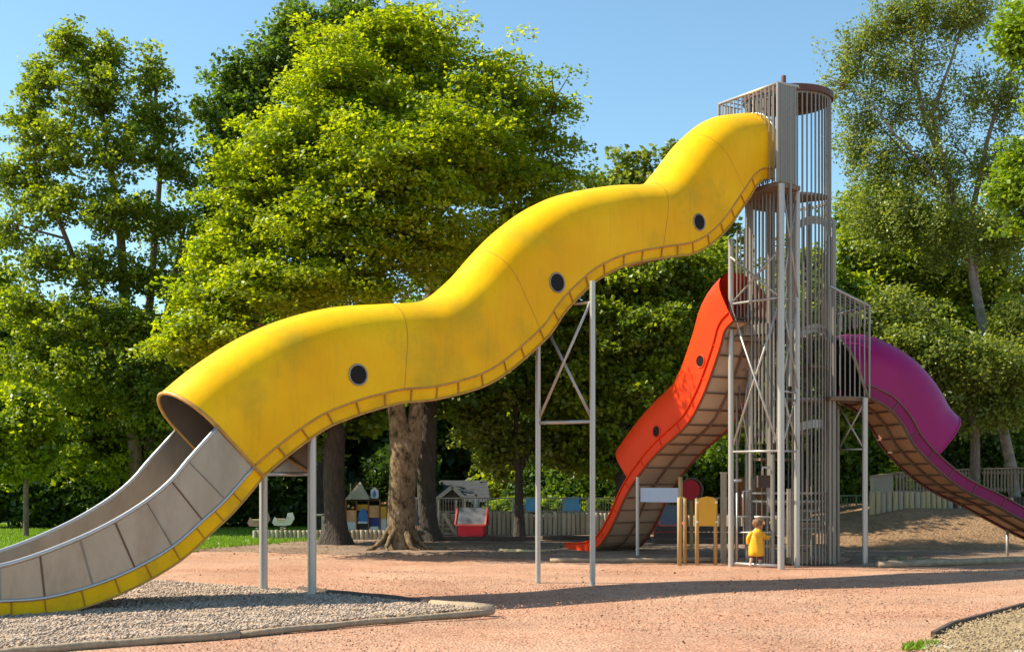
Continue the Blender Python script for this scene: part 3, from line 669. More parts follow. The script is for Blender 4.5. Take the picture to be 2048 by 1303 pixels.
# ------------------------------------------------------------------ tower
CT = Vector((5.18, 23.5, 0)); RT = 0.78
tw = thing('slide_tower', 'tall round cage tower of grey steel bars under a rusty disc roof', 'tower', (CT.x, CT.y, 0))
bars = Bars(6); thick = Bars(14)
def cyl(a, r=RT): return (CT.x + r * math.cos(a), CT.y + r * math.sin(a))
ROOFZ = 8.70
# roof: shallow cone with rim
rr = 0.83; nr = 48
rows = []
for (r, z) in ((0.001, ROOFZ + .02), (rr * .98, ROOFZ - .09), (rr, ROOFZ - .09), (rr + .005, ROOFZ + .02), (rr - .02, ROOFZ + .035), (0.05, ROOFZ + .22), (0.001, ROOFZ + .23)):
    rows.append([(CT.x + r * math.cos(2 * math.pi * k / nr), CT.y + r * math.sin(2 * math.pi * k / nr), z) for k in range(nr)])
roof = MB().quadgrid(rows, closed=True).build('roof', M['rust'], tw); smooth_angle(roof)
MB().tube([(CT.x - .08, CT.y, ROOFZ + .2), (CT.x - .08, CT.y, ROOFZ + .42)], .045, 10).build('finial', M['rust'], roof)
# cage bars
nb = 54
for k in range(nb):
    a = 2 * math.pi * (k + .5) / nb
    x, y = cyl(a)
    deg = math.degrees(a) % 360
    front = 180 < deg < 360
    z0 = 0.0
    if 198 < deg < 262: z0 = random.choice([2.05, 2.3, 2.0])     # bars stop short above the low entrance on the left
    if 40 < deg < 140 and k % 3 == 0: continue
    bars.add('bar', M['bar'], tw, x, y, z0, ROOFZ - .05, 0.0155)
for k in range(16):
    a = 2 * math.pi * (k + .3) / 16; x, y = cyl(a, .40); bars.add('bar', M['bar'], tw, x, y, 2.4 if k % 2 else 0, 6.72, .015)
def ring(z, r=RT, w=.05, h=.06, a0=0, a1=360, mat='bar', name='ring', n=40, parent=None):
    mb = MB(); rows = []
    nn = max(4, int(n * abs(a1 - a0) / 360))
    for k in range(nn + 1):
        a = math.radians(a0 + (a1 - a0) * k / nn); c, s_ = math.cos(a), math.sin(a)
        rows.append([(CT.x + (r + w / 2) * c, CT.y + (r + w / 2) * s_, z - h / 2), (CT.x + (r + w / 2) * c, CT.y + (r + w / 2) * s_, z + h / 2), (CT.x + (r - w / 2) * c, CT.y + (r - w / 2) * s_, z + h / 2), (CT.x + (r - w / 2) * c, CT.y + (r - w / 2) * s_, z - h / 2)])
    mb.quadgrid(rows, closed=True)
    return mb.build(name, M[mat], parent or tw)
for z in (4.30, 3.02, 1.15, 1.30): ring(z, RT - .03, .03, .03)
ring(ROOFZ - .1, RT - .02, .04, .05); ring(6.75, RT - .03, .03, .05)
# stepped floors inside: sectors at rising levels
def sector(z, a0, a1, name='floor_plate', th=.05, r=RT - .05, mat='floor_plate'):
    mb = MB(); n = max(3, int(abs(a1 - a0) / 12)); pts = [(CT.x, CT.y)]
    for k in range(n + 1):
        a = math.radians(a0 + (a1 - a0) * k / n); pts.append((CT.x + r * math.cos(a), CT.y + r * math.sin(a)))
    mb.ngon([(x, y, z) for x, y in pts]); mb.ngon([(x, y, z - th) for x, y in reversed(pts)])
    m = len(pts)
    for i in range(m):
        a, b_ = pts[i], pts[(i + 1) % m]; mb.ngon([(a[0], a[1], z - th), (b_[0], b_[1], z - th), (b_[0], b_[1], z), (a[0], a[1], z)])
    return mb.build(name, M[mat], tw)
for i, z in enumerate((0.35, 0.75, 1.12, 1.95, 2.42, 3.02, 3.65, 4.22, 6.76)):
    a0 = (i * 75 + 200) % 360
    if z in (3.02, 4.22, 6.76): sector(z, a0, a0 + 250)
    else: sector(z, a0, a0 + 150)
# arched plates on the right part of the cage
def archplate(zb, zt, a0, a1, name='arch_plate'):
    rows = []; n = 14
    for k in range(n + 1):
        f = k / n; a = math.radians(a0 + (a1 - a0) * f); zz = zb + (zt - zb) * math.sin(math.pi * f) ** .6
        x, y = cyl(a, RT - .045); rows.append([(x, y, zz), (x, y, zz + .15)])
    MB().quadgrid(rows).build(name, M['post'], tw, smooth=True)
archplate(6.0, 6.22, 265, 345); archplate(3.95, 4.25, 265, 345); archplate(2.35, 2.5, 265, 345)
# climbing rungs low on the right
for z in (0.66, 0.82, 0.98, 1.15, 1.30): ring(z, RT - .1, .03, .03, 262, 340, name='rung')
# stepped blocks inside near the foot
for (x, y, z0, z1, sx) in ((5.30, 23.25, 0, .22, .18), (5.5, 23.5, .30, .52, .15), (5.15, 23.6, .55, .8, .2), (5.45, 23.9, .8, 1.0, .25)):
    MB().box((x, y, (z0 + z1) / 2), (sx, 0, 0), (0, .12, 0), (0, 0, (z1 - z0) / 2)).build('step_block', M['wood'], tw)
# dense stack of flat slats: right edge of cage and the wing beside the slide
slat = MB().box((0, 0, .5), (.5, 0, 0), (0, .5, 0), (0, 0, .5)).mesh('slat'); slat.materials.append(M['bar'])
def addslat(x, y, z0, z1, w, t, ang, name='slat', mat=None):
    o = bpy.data.objects.new(name, slat); link(o); o.parent = tw
    o.location = Vector((x, y, z0)) - ROOT[tw]; o.scale = (w, t, z1 - z0); o.rotation_euler = (0, 0, ang); return o
# wing wall from the slide end to the cage (direction of the slide)
E0 = Vector((4.655, 21.93)); ang = math.radians(38.3)
EL = Vector((3.84, 23.22))
for k in range(8):
    s_ = 0.03 + k * .062; x = E0.x + Yp.d[0] * s_; y = E0.y + Yp.d[1] * s_
    addslat(x, y, 3.2 if k == 5 else 6.78, 8.50, .052, .03, ang + random.uniform(-.1, .1))
addslat(*cyl(math.radians(233), RT + .02), 0.95, 6.7, .07, .03, math.radians(146))
# end wall frame behind the top of the slide, with bars
ew = []
mbt = MB().tube([(EL.x, EL.y, 8.5), (E0.x, E0.y, 8.5), (E0.x + Yp.d[0] * .55, E0.y + Yp.d[1] * .55, 8.54)], .028, 6).build('top_rail', M['rail'], tw, smooth=True)
nE = 15
for k in range(nE + 1):
    f = k / nE; bars.add('bar', M['bar'], tw, EL.x + (E0.x - EL.x) * f, EL.y + (E0.y - EL.y) * f, 6.8 if 0 < k < nE else 6.75, 8.5, .014 if 0 < k < nE else .03)
# side of that bay (far side) and its ceiling bars
FR = Vector((EL.x + Yp.d[0] * .7, EL.y + Yp.d[1] * .7))
for k in range(1, 8):
    f = k / 8; bars.add('bar', M['bar'], tw, EL.x + (FR.x - EL.x) * f, EL.y + (FR.y - EL.y) * f, 6.8, 8.5, .014)
for k in range(9):
    f = k / 8; p = EL.lerp(E0, f); q = Vector((p.x + Yp.d[0] * .6, p.y + Yp.d[1] * .6)); MB().tube([(p.x, p.y, 8.5), (q.x, q.y, 8.52)], .012, 5).build('ceiling_bar', M['bar'], tw)
# platform under the slide's top
pc = [EL, E0, E0 + Vector((Yp.d[0] * .62, Yp.d[1] * .62)), EL + Vector((Yp.d[0] * .75, Yp.d[1] * .75))]
mb = MB(); mb.ngon([(p.x, p.y, 6.78) for p in pc]); mb.ngon([(p.x, p.y, 6.70) for p in reversed(pc)])
for i in range(4):
    a, b_ = pc[i], pc[(i + 1) % 4]; mb.ngon([(a.x, a.y, 6.70), (b_.x, b_.y, 6.70), (b_.x, b_.y, 6.78), (a.x, a.y, 6.78)])
mb.build('platform', M['floor_plate'], tw)
# main posts
T1 = gp(1462, 1129); T2 = gp(1562, 1136); T3 = gp(1594, 1131); T4 = onz(1668, 23.0)
T5 = gp(1730, 1128)
for p, z, r in ((T1, at(1443, 478, T1.y).z, .052), (T2, 6.72, .062), (T3, 6.72, .055)):
    smooth_angle(thick.add('post', M['post'], tw, p.x, p.y, -.1, z, r))
U1 = onz(1474, 23.6); U2 = onz(1501, 23.0); U3 = onz(1545, 22.4)
for p, z0, z1, r in ((U1, 0, 6.0, .026), (U2, 1.35, 6.6, .036), (U3, 0.0, 2.0, .034)):
    bars.add('bar', M['post'], tw, p.x, p.y, z0, z1, r)
zs = [at(1462, 1129, T1.y).z]
za = (at(1458, 903, T1.y).z, at(1458, 608, T1.y).z, 5.6)
braceX(tw, T1, T2, za[0], za[1], .021); braceX(tw, T1, T2, za[1], za[2], .019, (False, False))
braceX(tw, T2, T3, za[0], at(1578, 781, T2.y).z, .016); braceX(tw, T2, T3, za[1], 6.65, .017, (True, False)); braceX(tw, T2, T3, at(1578, 781, T2.y).z, za[1], .014, (False, False))
braceX(tw, U1, U2, at(1485, 905, U1.y).z, at(1485, 742, U1.y).z, .013); braceX(tw, U1, U2, at(1485, 742, U1.y).z, at(1485, 600, U1.y).z, .013, (False, False))
# floor of the orange landing and bars in the bay
mb = MB().box((4.35, 23.15, 4.12), (.42, -.05, 0), (.1, .35, 0), (0, 0, .04)); mb.build('platform', M['floor_plate'], tw)
mb = MB().box((4.36, 22.66, 4.26), (.30, -.25, 0), (.01, .015, 0), (0, 0, .09)); mb.build('kick_plate', M['bar'], tw)
for k in range(12):
    f = (k + .5) / 12; x = T1.x + .10 + (4.66 - T1.x) * f; y = 22.88 - .62 * f
    bars.add('bar', M['bar'], tw, x, y, 4.2 if k < 4 else 2.2, 6.68 if k > 2 else 6.1, .014)
# lower cage pieces by the entrance: stepped frames of thin steel
def frame(pts, r=.022, name='entry_frame', mat='rail'): return MB().tube(pts, r, 6).build(name, M[mat], tw, smooth=True)
yy = 22.9
frame([at(1461, 962, yy), at(1484, 960, yy)], .032)
frame([at(1486, 1030, yy), at(1486, 981, yy), at(1501, 981, yy)], .022)
frame([at(1475, 1032, yy), at(1500, 1032, yy)], .022)
frame([at(1509, 1033, 22.6), at(1545, 1033, 22.6)], .020)
frame([at(1478, 1064, yy), at(1542, 1064, 22.7)], .015)
frame([at(1487, 1038, yy), at(1487, 1086, yy)], .013)
frame([at(1525, 950, 22.7), at(1525, 934, 22.7), at(1543, 934, 22.7)], .026)
frame([at(1466, 1048, yy + .2), at(1466, 1122, yy + .2)], .02); frame([at(1474, 985, yy), at(1474, 1120, yy)], .018)
frame([(T1.x - .02, T1.y + .05, .03), (T2.x, T2.y + .25, .03)], .03)
for k in range(7): bars.add('bar', M['bar'], tw, *(onz(1513 + k * 5.3, 22.75).xy), 0.0, .62 if k % 2 else 1.2, .011)
MB().box(at(1527, 962, 22.9), (.115, 0, 0), (0, .08, 0), (0, 0, .11)).build('step_box', M['darkwood'], tw)
MB().box(at(1578, 1045, 22.75), (.035, 0, 0), (0, .02, 0), (0, 0, .62)).build('flat_post', M['wood2'], tw)
# right edge posts and passage box to the purple slide
for (px, z0, z1, r, Y) in ((1668, 0, at(1662, 440, 23.0).z, .038, 23.0), (1660, 0, at(1660, 780, 22.9).z, .03, 22.95), (1676, 0, at(1675, 795, 23.3).z, .034, 23.4)):
    p = onz(px, Y); bars.add('post', M['post'], tw, p.x, p.y, z0, z1, r)
for k in range(3):
    a = math.radians(324 + k * 12); x, y = cyl(a, RT + .015); addslat(x, y, 0, at(1650, 580 if k > 2 else 470, 23).z, .05, .03, a + math.pi / 2)
smooth_angle(thick.add('post', M['post'], tw, T5.x, T5.y, -.1, at(1730, 795, T5.y).z, .052))
Q = {'nl': at(1650, 795, 22.85), 'nr': at(1738, 795, 22.98)}
zb = at(1738, 795, 22.98).z
NL = Vector((5.80, 22.80)); NR = Vector((6.56, 22.98)); FRr = Vector((6.30, 24.2)); FL = Vector((5.75, 24.05))
ztl = at(1650, 572, 22.8).z; ztr = at(1733, 612, 23.0).z
mb = MB(); pl4 = [NL, NR, FRr, FL]
mb.ngon([(p.x, p.y, zb + .02) for p in pl4]); mb.ngon([(p.x, p.y, zb - .05) for p in reversed(pl4)])
for i in range(4):
    a, b_ = pl4[i], pl4[(i + 1) % 4]; mb.ngon([(a.x, a.y, zb - .05), (b_.x, b_.y, zb - .05), (b_.x, b_.y, zb + .02), (a.x, a.y, zb + .02)])
mb.build('platform', M['floor_plate'], tw)
for k in range(9):
    f = k / 8; x = NL.x + (NR.x - NL.x) * f; y = NL.y + (NR.y - NL.y) * f; bars.add('bar', M['bar'], tw, x, y, zb, ztl + (ztr - ztl) * f, .014 if k < 8 else .024)
for k in range(9):
    f = k / 8; x = NR.x + (FRr.x - NR.x) * f; y = NR.y + (FRr.y - NR.y) * f
    hidden = .1 < f < .9
    bars.add('bar', M['bar'], tw, x, y, (zb + 1.34) if hidden else zb, ztr + .02, .014)
    x2 = NL.x + (FL.x - NL.x) * f; y2 = NL.y + (FL.y - NL.y) * f
    MB().tube([(x2, y2, ztl), (x, y, ztr)], .012, 5).build('ceiling_bar', M['bar'], tw)
MB().tube([(NL.x, NL.y, ztl), (NR.x, NR.y, ztr), (FRr.x, FRr.y, ztr)], .026, 6).build('top_rail', M['post'], tw, smooth=True)
MB().tube([(NL.x, NL.y, zb), (NR.x, NR.y, zb), (FRr.x, FRr.y, zb)], .026, 6).build('bottom_rail', M['floor_plate'], tw, smooth=True)
T6 = onz(1677, 23.4)
braceX(tw, T6, T5, at(1700, 898, 23.2).z, zb - .08, .016, (True, False))
s = SP[0]; MB().tube(s.arch(PW + .012, .0, s.L + .012, 16), .03, 6).build('inlet_ring', M['floor_plate'], tw, smooth=True)

# ------------------------------------------------------------------ fences, palisades, play things
logme = MB().tube([(0, 0, 0), (0, 0, .96), (0, 0, 1)], [1, 1, .86], 8).mesh('log')
def palisade(x0, x1, y0, y1, z0f, h, r, label, mats, group='wooden palisade walls', name='palisade_wall', step=None, maxn=300):
    P = Vector((x0, y0, 0)); Qv = Vector((x1, y1, 0)); L = (Qv - P).length; n = int(L / (step or r * 2.02))
    t = thing(name, label, 'palisade', (x0, y0, z0f(x0, y0)), group)
    ms = []
    for m in mats:
        me = logme.copy(); me.materials.append(M[m]); me.polygons.foreach_set('use_smooth', [True] * len(me.polygons)); ms.append(me)
    for k in range(min(n, maxn)):
        p = P.lerp(Qv, (k + .5) / n); o = bpy.data.objects.new('log', random.choice(ms)); link(o); o.parent = t
        rr_ = r * random.uniform(.92, 1.1)
        o.location = Vector((p.x, p.y + random.uniform(-.012, .012), z0f(p.x, p.y) - .1)) - ROOT[t]; o.scale = (rr_, rr_, h * random.uniform(.96, 1.03) + .1)
        o.rotation_euler = (random.uniform(-.015, .015), random.uniform(-.02, .02), random.random() * 6)
    return t
flat0 = lambda x, y: 0.0
def X(px, Y): return (px - HX) / F * Y
palisade(X(873, 34.2), X(1300, 34.2), 34.2, 34.2, flat0, .62, .062, 'long grey log palisade behind the red playhouse, topped by a metal railing', ('wood2', 'wood'))
palisade(X(1300, 34.2), X(1735, 33.2), 34.2, 33.2, flat0, .55, .062, 'log palisade behind the tower foot below the railing', ('wood', 'mosswood'))
palisade(X(505, 31.5), X(782, 31.5), 31.5, 31.5, flat0, .26, .055, 'low kerb-high log palisade beside the lawn', ('wood2', 'wood'))
bz = lambda x, y: bank_z(x, y)
palisade(X(1738, 30.6), X(1905, 31.2), 30.6, 31.2, lambda x, y: .55, .68, .075, 'taller mossy log palisade on top of the earth bank', ('mosswood', 'wood'))
palisade(X(1905, 31.2), X(2090, 33), 31.2, 33, lambda x, y: .6, .48, .07, 'shaded log palisade on the bank behind the purple slide', ('mosswood', 'darkwood'))
def railing(px0, px1, Y0, Y1, z0, z1, n, mat, label, postevery=9):
    t = thing('railing', label, 'railing', (X(px0, Y0), Y0, z0), 'metal railings')
    a = Vector((X(px0, Y0), Y0, 0)); b_ = Vector((X(px1, Y1), Y1, 0))
    for z in (z0 + .03, z1): MB().beam(a + Vector((0, 0, z)), b_ + Vector((0, 0, z)), .04, .035).build('rail', M[mat], t)
    bb = Bars(5)
    for k in range(n + 1):
        p = a.lerp(b_, k / n); bb.add('bar', M[mat], t, p.x, p.y, z0, z1 - .01, .009 if k % postevery else .03)
railing(875, 1245, 34.3, 34.3, .62, 1.02, 66, 'bar', 'grey metal railing on the palisade behind the red playhouse')
railing(1245, 1460, 34.3, 34.3, .55, 1.02, 34, 'bar', 'metal railing behind the orange slide')
railing(1660, 1742, 33.6, 33.6, .65, 1.1, 14, 'green_rail', 'dark green metal railing between the tower and the earth bank')
railing(812, 873, 34.3, 34.3, .55, 1.02, 12, 'white', 'short pale railing between the two tree trunks')
# slatted fence on the bank
def slatfence(px0, py0, py0b, Y0, px1, py1, py1b, Y1, n, label, mat='wood', w=.07):
    a0 = at(px0, py0, Y0); a1 = at(px1, py1, Y1); b0 = at(px0, py0b, Y0); b1 = at(px1, py1b, Y1)
    t = thing('slatted_fence', label, 'fence', tuple(b0), 'wooden fences on the bank')
    sm = MB().box((0, 0, .5), (.5, 0, 0), (0, .5, 0), (0, 0, .5)).mesh('slat'); sm.materials.append(M[mat])
    for k in range(n):
        f = (k + .5) / n; tp = a0.lerp(a1, f); bt = b0.lerp(b1, f)
        o = bpy.data.objects.new('slat', sm); link(o); o.parent = t; o.location = bt - ROOT[t]; o.scale = (w * random.uniform(.9, 1.1), .025, tp.z - bt.z)
        o.rotation_euler = (0, random.uniform(-.02, .02), 0)
    for f0 in (.12, .85): MB().beam(b0.lerp(a0, f0) + Vector((0, .035, 0)), b1.lerp(a1, f0) + Vector((0, .035, 0)), .035, .07).build('rail', M[mat], t)
    MB().beam(a0 + Vector((0, 0, .02)), a1 + Vector((0, 0, .02)), .09, .035).build('top_rail', M['brownwood'], t)
slatfence(1741, 953, 988, 32.0, 1786, 948, 988, 32.6, 8, 'short pale board fence at the left end of the bank', 'wood', .085)
slatfence(1790, 946, 988, 32.8, 1960, 938, 983, 34.0, 26, 'slatted wooden fence in shade left of the birch trunk', 'brownwood', .05)
slatfence(1965, 938, 983, 34.0, 2080, 936, 984, 34.6, 17, 'slatted wooden fence right of the birch trunk', 'brownwood', .05)
# sleepers / low timber wall in front of the palisade
for i, (p0, p1, lab) in enumerate((((800, 1083), (1070, 1083), 'dark low timber sleeper wall below the red playhouse'), ((1085, 1081), (1300, 1081), 'dark low timber sleeper right of the slim tree'))):
    a, b_ = gp(*p0), gp(*p1); b = MB(); b.beam(a + Vector((0, 0, .06)), b_ + Vector((0, 0, .06)), .14, .14)
    tag(b.build('sleeper_wall', M['darkwood'], base=a), lab, 'timber wall')
# wooden steps
t = thing('wooden_steps', 'dark wooden steps climbing left of the red playhouse', 'steps', tuple(gp(895, 1069)))
for k in range(5): MB().box((X(893 - k * .5, 34.0), 33.95 + k * .05, .07 + k * .12), (.24 - k * .03, 0, 0), (0, .05, 0), (0, 0, .025)).build('step', M['wood'], t)
for px in (877, 912): MB().beam((X(px, 33.9), 33.9, 0), (X(px, 33.9), 33.9, .98), .05, .05).build('post', M['wood2'], t)
MB().beam((X(912, 33.9), 33.9, .05), (X(886, 33.9), 33.95, .62), .05, .09).build('stringer', M['wood2'], t)

def playhouse(px0, px1, pyb, pyw, pyt, Y, label, gable_x=None, yaw=0.12):
    """red box with a grey pitched roof; front eave towards the camera"""
    c = Vector((X((px0 + px1) / 2, Y), Y, 0)); w = X(px1, Y) - X(px0, Y); zb_ = at(0, pyb, Y).z; zw = at(0, pyw, Y).z; zt = at(0, pyt, Y).z
    t = thing('playhouse', label, 'playhouse', (c.x, c.y, zb_), 'small red playhouses')
    R = Matrix.Rotation(yaw, 4, 'Z'); d = w * .62
    def P(x, y, z): v = R @ Vector((x, y, 0)); return Vector((c.x + v.x, c.y + v.y, z))
    wi = w * .42
    for nm, (a, b_) in (('wall', ((-wi, -d / 2), (wi, -d / 2))), ('wall', ((-wi, d / 2), (wi, d / 2)))):
        MB().box((P(*a, (zb_ + zw) / 2 + .02) + P(*b_, (zb_ + zw) / 2 + .02)) / 2, R @ Vector((wi, 0, 0)), R @ Vector((0, .012, 0)), (0, 0, (zw - zb_) / 2 + .02)).build(nm, M['red'], t)
    for sx in (-1, 1):
        mb = MB()
        for o_ in (0, -.02 * sx):
            mb.ngon([P(sx * wi + o_, -d / 2, zb_), P(sx * wi + o_, d / 2, zb_), P(sx * wi + o_, d / 2, zw), P(sx * wi + o_, 0, zt - .05), P(sx * wi + o_, -d / 2, zw)])
        mb.build('gable_wall', M['red'], t)
    for sy in (-1, 1):
        a, b_, c_, e = P(-w / 2, sy * d * .62, zw - .03), P(w / 2, sy * d * .62, zw - .03), P(w / 2, 0, zt), P(-w / 2, 0, zt)
        mb = MB(); u = Vector((0, 0, .025)); mb.ngon([a + u, b_ + u, c_ + u, e + u]); mb.ngon([e, c_, b_, a]); mb.ngon([a, b_, b_ + u, a + u]); mb.ngon([b_, c_, c_ + u, b_ + u]); mb.ngon([e, a, a + u, e + u])
        rf = mb.build('roof', M['greyroof'], t)
        for (p, q) in ((a, e), (b_, c_), (a, b_)): MB().beam(p + Vector((0, -.008, .015)), q + Vector((0, -.008, .015)), .04, .05).build('trim', M['redlight'], rf)
playhouse(914, 975, 1071, 1047, 1016, 33.2, 'small red playhouse with grey roof in front of the palisade', yaw=-.15)
playhouse(1308, 1366, 1075, 1048, 1012, 32.6, 'small red playhouse with grey roof behind the wooden play posts', yaw=.3)
playhouse(800, 850, 1075, 1052, 1021, 33.0, 'red playhouse mostly hidden behind the big mottled trunk', yaw=1.2)

# painted play castle
YC = 36.0
cast = thing('play_castle', 'colourful painted wooden play castle seen left of the big trunk', 'play castle', (X(735, YC), YC, 0))
def cbox(px0, py0, px1, py1, name, mat, dy=0.0, th=.05, parent=None):
    a = at(px0, py1, YC + dy); b_ = at(px1, py0, YC + dy)
    return MB().box((a + b_) / 2, ((b_.x - a.x) / 2, 0, 0), (0, th, 0), (0, 0, (b_.z - a.z) / 2)).build(name, M[mat], parent or cast)
cbox(690, 1058, 790, 1066, 'deck', 'white'); cbox(692, 1043, 712, 1058, 'base_panel', 'white', -.1); cbox(762, 1036, 773, 1066, 'base_panel', 'white', -.1)
cbox(692, 1020, 712, 1043, 'painted_panel', 'peach', -.1); cbox(738, 1010, 758, 1034, 'painted_panel', 'peach', -.1); cbox(714, 1008, 736, 1020, 'painted_panel', 'ochre', -.05)
cbox(762, 1012, 773, 1036, 'painted_panel', 'ochre', -.12); cbox(738, 1034, 759, 1054, 'painted_panel', 'navy', -.05); cbox(714, 1046, 736, 1063, 'doorway_shade', 'dark', -.05)  # the door opening is a solid dark box, its shade painted
cbox(741, 1052, 757, 1060, 'painted_panel', 'white', -.15)
pts = [at(717 + 9 + 9.5 * math.cos(a), 1032 - 16 * math.sin(a), YC - .12) for a in [math.pi * k / 10 for k in range(11)]]
mb = MB(); mb.ngon(pts + [at(717, 1042, YC - .12), at(735, 1042, YC - .12)]); mb.ngon([p + Vector((0, .04, 0)) for p in reversed(pts + [at(717, 1042, YC - .12), at(735, 1042, YC - .12)])]); mb.build('arched_panel', M['blue'], cast)
cbox(716, 1042, 735, 1046, 'sill', 'white', -.14)
for px in (692, 713, 737, 760, 775): cbox(px - 1.2, 998, px + 1.2, 1066, 'post', 'brownorange', -.15, .02)
cx = X(718, YC); cbox(690, 996, 760, 1001, 'eave_beam', 'darkwood', -.1)
mb = MB(); ap = at(712, 962, YC); ring_ = [at(690, 998, YC - .5), at(738, 998, YC - .5), at(742, 998, YC + .5), at(690, 998, YC + .5)]
for i in range(4): mb.ngon([ring_[i], ring_[(i + 1) % 4], ap + Vector((.12 if i in (0, 1) else 0, 0, 0))])
mb.build('tent_roof', M['beige'], cast)
cbox(700, 966, 702, 998, 'roof_batten', 'wood2', -.52, .02)
for px, py in ((697, 1012), (706, 1014), (765, 1006), (771, 1006)):
    bm = bmesh.new(); bmesh.ops.create_icosphere(bm, subdivisions=1, radius=.045); me = bpy.data.meshes.new('knob'); bm.to_mesh(me); bm.free(); me.transform(Matrix.Translation(at(px, py, YC - .12))); mkobj('knob', me, M['peach'], cast, smooth=True)
mb = MB(); c = at(749, 987, YC - .1); mb.ngon([c + Vector((.13 * math.cos(a), 0, .2 * math.sin(a))) for a in [2 * math.pi * k / 6 + math.pi / 2 for k in range(6)]]); mb.ngon([c + Vector((.13 * math.cos(a), .04, .2 * math.sin(a))) for a in [-2 * math.pi * k / 6 + math.pi / 2 for k in range(6)]]); dd = mb.build('diamond_sign', M['white'], cast)
mb = MB(); c = c + Vector((0, -.01, 0)); mb.ngon([c + Vector((.06 * math.cos(a), 0, .12 * math.sin(a))) for a in [2 * math.pi * k / 4 + math.pi / 2 for k in range(4)]]); mb.build('inset', M['blue'], dd)

# far house with gabled porch
YH = 39.8
hs = thing('far_house', 'low house with dark grey roof and a gabled timber porch behind the railing', 'house', (X(925, YH), YH, 0))
mb = MB(); a, b_, c_, d_ = at(868, 1003, YH), at(981, 1003, YH), at(974, 960, YH + 2.2), at(878, 960, YH + 2.2)
mb.ngon([a, b_, c_, d_]); mb.ngon([p + Vector((0, .04, -.06)) for p in (d_, c_, b_, a)]); mb.build('roof', M['slate'], hs)
MB().box((X(925, YH + .6), YH + .8, .4), (X(978, YH) - X(925, YH) - .1, 0, 0), (0, .05, 0), (0, 0, .5)).build('wall', M['darkwood'], hs)
pk = at(905, 972, YH - .8); lf = at(869, 1001, YH - .8); rt = at(934, 1001, YH - .8)
for p, q in ((lf, pk), (pk, rt)): MB().beam(p, q, .08, .12).build('bargeboard', M['wood2'], hs)
mb = MB(); mb.ngon([lf + Vector((.1, .1, -.05)), rt + Vector((-.1, .1, -.05)), pk + Vector((0, .1, -.1))]); mb.build('painted_gable_shade', M['dark'], hs)  # dark sheet stands in for the shade under the porch gable
mb = MB(); bk = Vector((0, 1.6, 0)); mb.ngon([lf, pk, pk + bk, lf + bk]); mb.ngon([pk, rt, rt + bk, pk + bk]); mb.build('porch_roof', M['slate'], hs)
for px in (872, 930): MB().beam(onz(px, YH - .75), onz(px, YH - .75, at(px, 1000, YH - .8).z), .07, .07).build('post', M['wood2'], hs)

# deck chairs (light blue) behind the railing
def chairlet(px, py, Y, label):
    base = onz(px, Y, .45); t = thing('garden_chair', label, 'chair', tuple(base), 'light blue chairs on the terrace')
    MB().box(base + Vector((0, 0, .18)), (.16, 0, 0), (0, .16, 0), (0, 0, .015)).build('seat', M['cyan'], t)
    MB().box(base + Vector((0, .16, .38)), (.16, 0, 0), (0, .015, 0), (0, 0, .18)).build('backrest', M['cyan'], t)
    for sx in (-1, 1):
        for sy in (-1, 1): MB().beam(base + Vector((sx * .14, sy * .14, 0)), base + Vector((sx * .14, sy * .14, .17)), .025, .025).build('leg', M['cyan'], t)
chairlet(1062, 1015, 36.2, 'light blue chair on the terrace left of the tall steel post'); chairlet(1136, 1012, 36.0, 'light blue chair on the terrace between the two tall steel posts'); chairlet(1148, 1016, 36.6, 'low light blue chair just right of another, between the tall steel posts')
ter = MB().box((X(1200, 37), 36.8, .22), (X(1200, 37) - X(882, 37), 0, 0), (0, 2.4, 0), (0, 0, .22)).build('terrace', M['soil']); ter['kind'] = 'structure'

# spring toys on the lawn edge
def spring_toy(px, Y, label, m1):
    b0 = onz(px, Y); t = thing('spring_toy', label, 'spring rider', tuple(b0), 'spring riders by the lawn')
    pts = [b0 + Vector((.07 * math.cos(a), .07 * math.sin(a), .02 + a * .0075)) for a in [k * .5 for k in range(76)]]
    MB().tube(pts, .012, 5).build('spring', M['bar'], t)
    prof = [(-.28, .42), (-.22, .34), (.05, .33), (.2, .36), (.3, .52), (.25, .68), (.12, .66), (.1, .52), (-.12, .48), (-.22, .56)]
    mb = MB(); fr_ = [b0 + Vector((x, -.035, z)) for x, z in prof]; bk = [b0 + Vector((x, .035, z)) for x, z in prof]; mb.ngon(fr_); mb.ngon(list(reversed(bk)))
    for i in range(len(prof)): j = (i + 1) % len(prof); mb.ngon([fr_[i], bk[i], bk[j], fr_[j]])
    mb.build('body', M[m1], t); MB().beam(b0 + Vector((.12, -.14, .55)), b0 + Vector((.12, .14, .55)), .025, .025).build('handle', M['post'], t)
    MB().box(b0 + Vector((-.05, 0, .5)), (.1, 0, 0), (0, .09, 0), (0, 0, .015)).build('seat', M['wood2'], t)
spring_toy(517, 32.0, 'small dull pink spring rider left of the slide support post', 'dullpink'); spring_toy(566, 32.5, 'white spring rider right of the thinner slide support post', 'white')
b = MB(); b.beam(onz(646, 32.4), onz(646, 32.4, .62), .07, .07); t = thing('low_wooden_stand', 'pale wooden post with a short beam beside the dark trunk', 'wooden stand', tuple(onz(646, 32.4)))
b.build('post', M['wood2'], t); MB().beam(onz(625, 32.4, .62), onz(655, 32.4, .62), .07, .05).build('beam', M['wood2'], t)

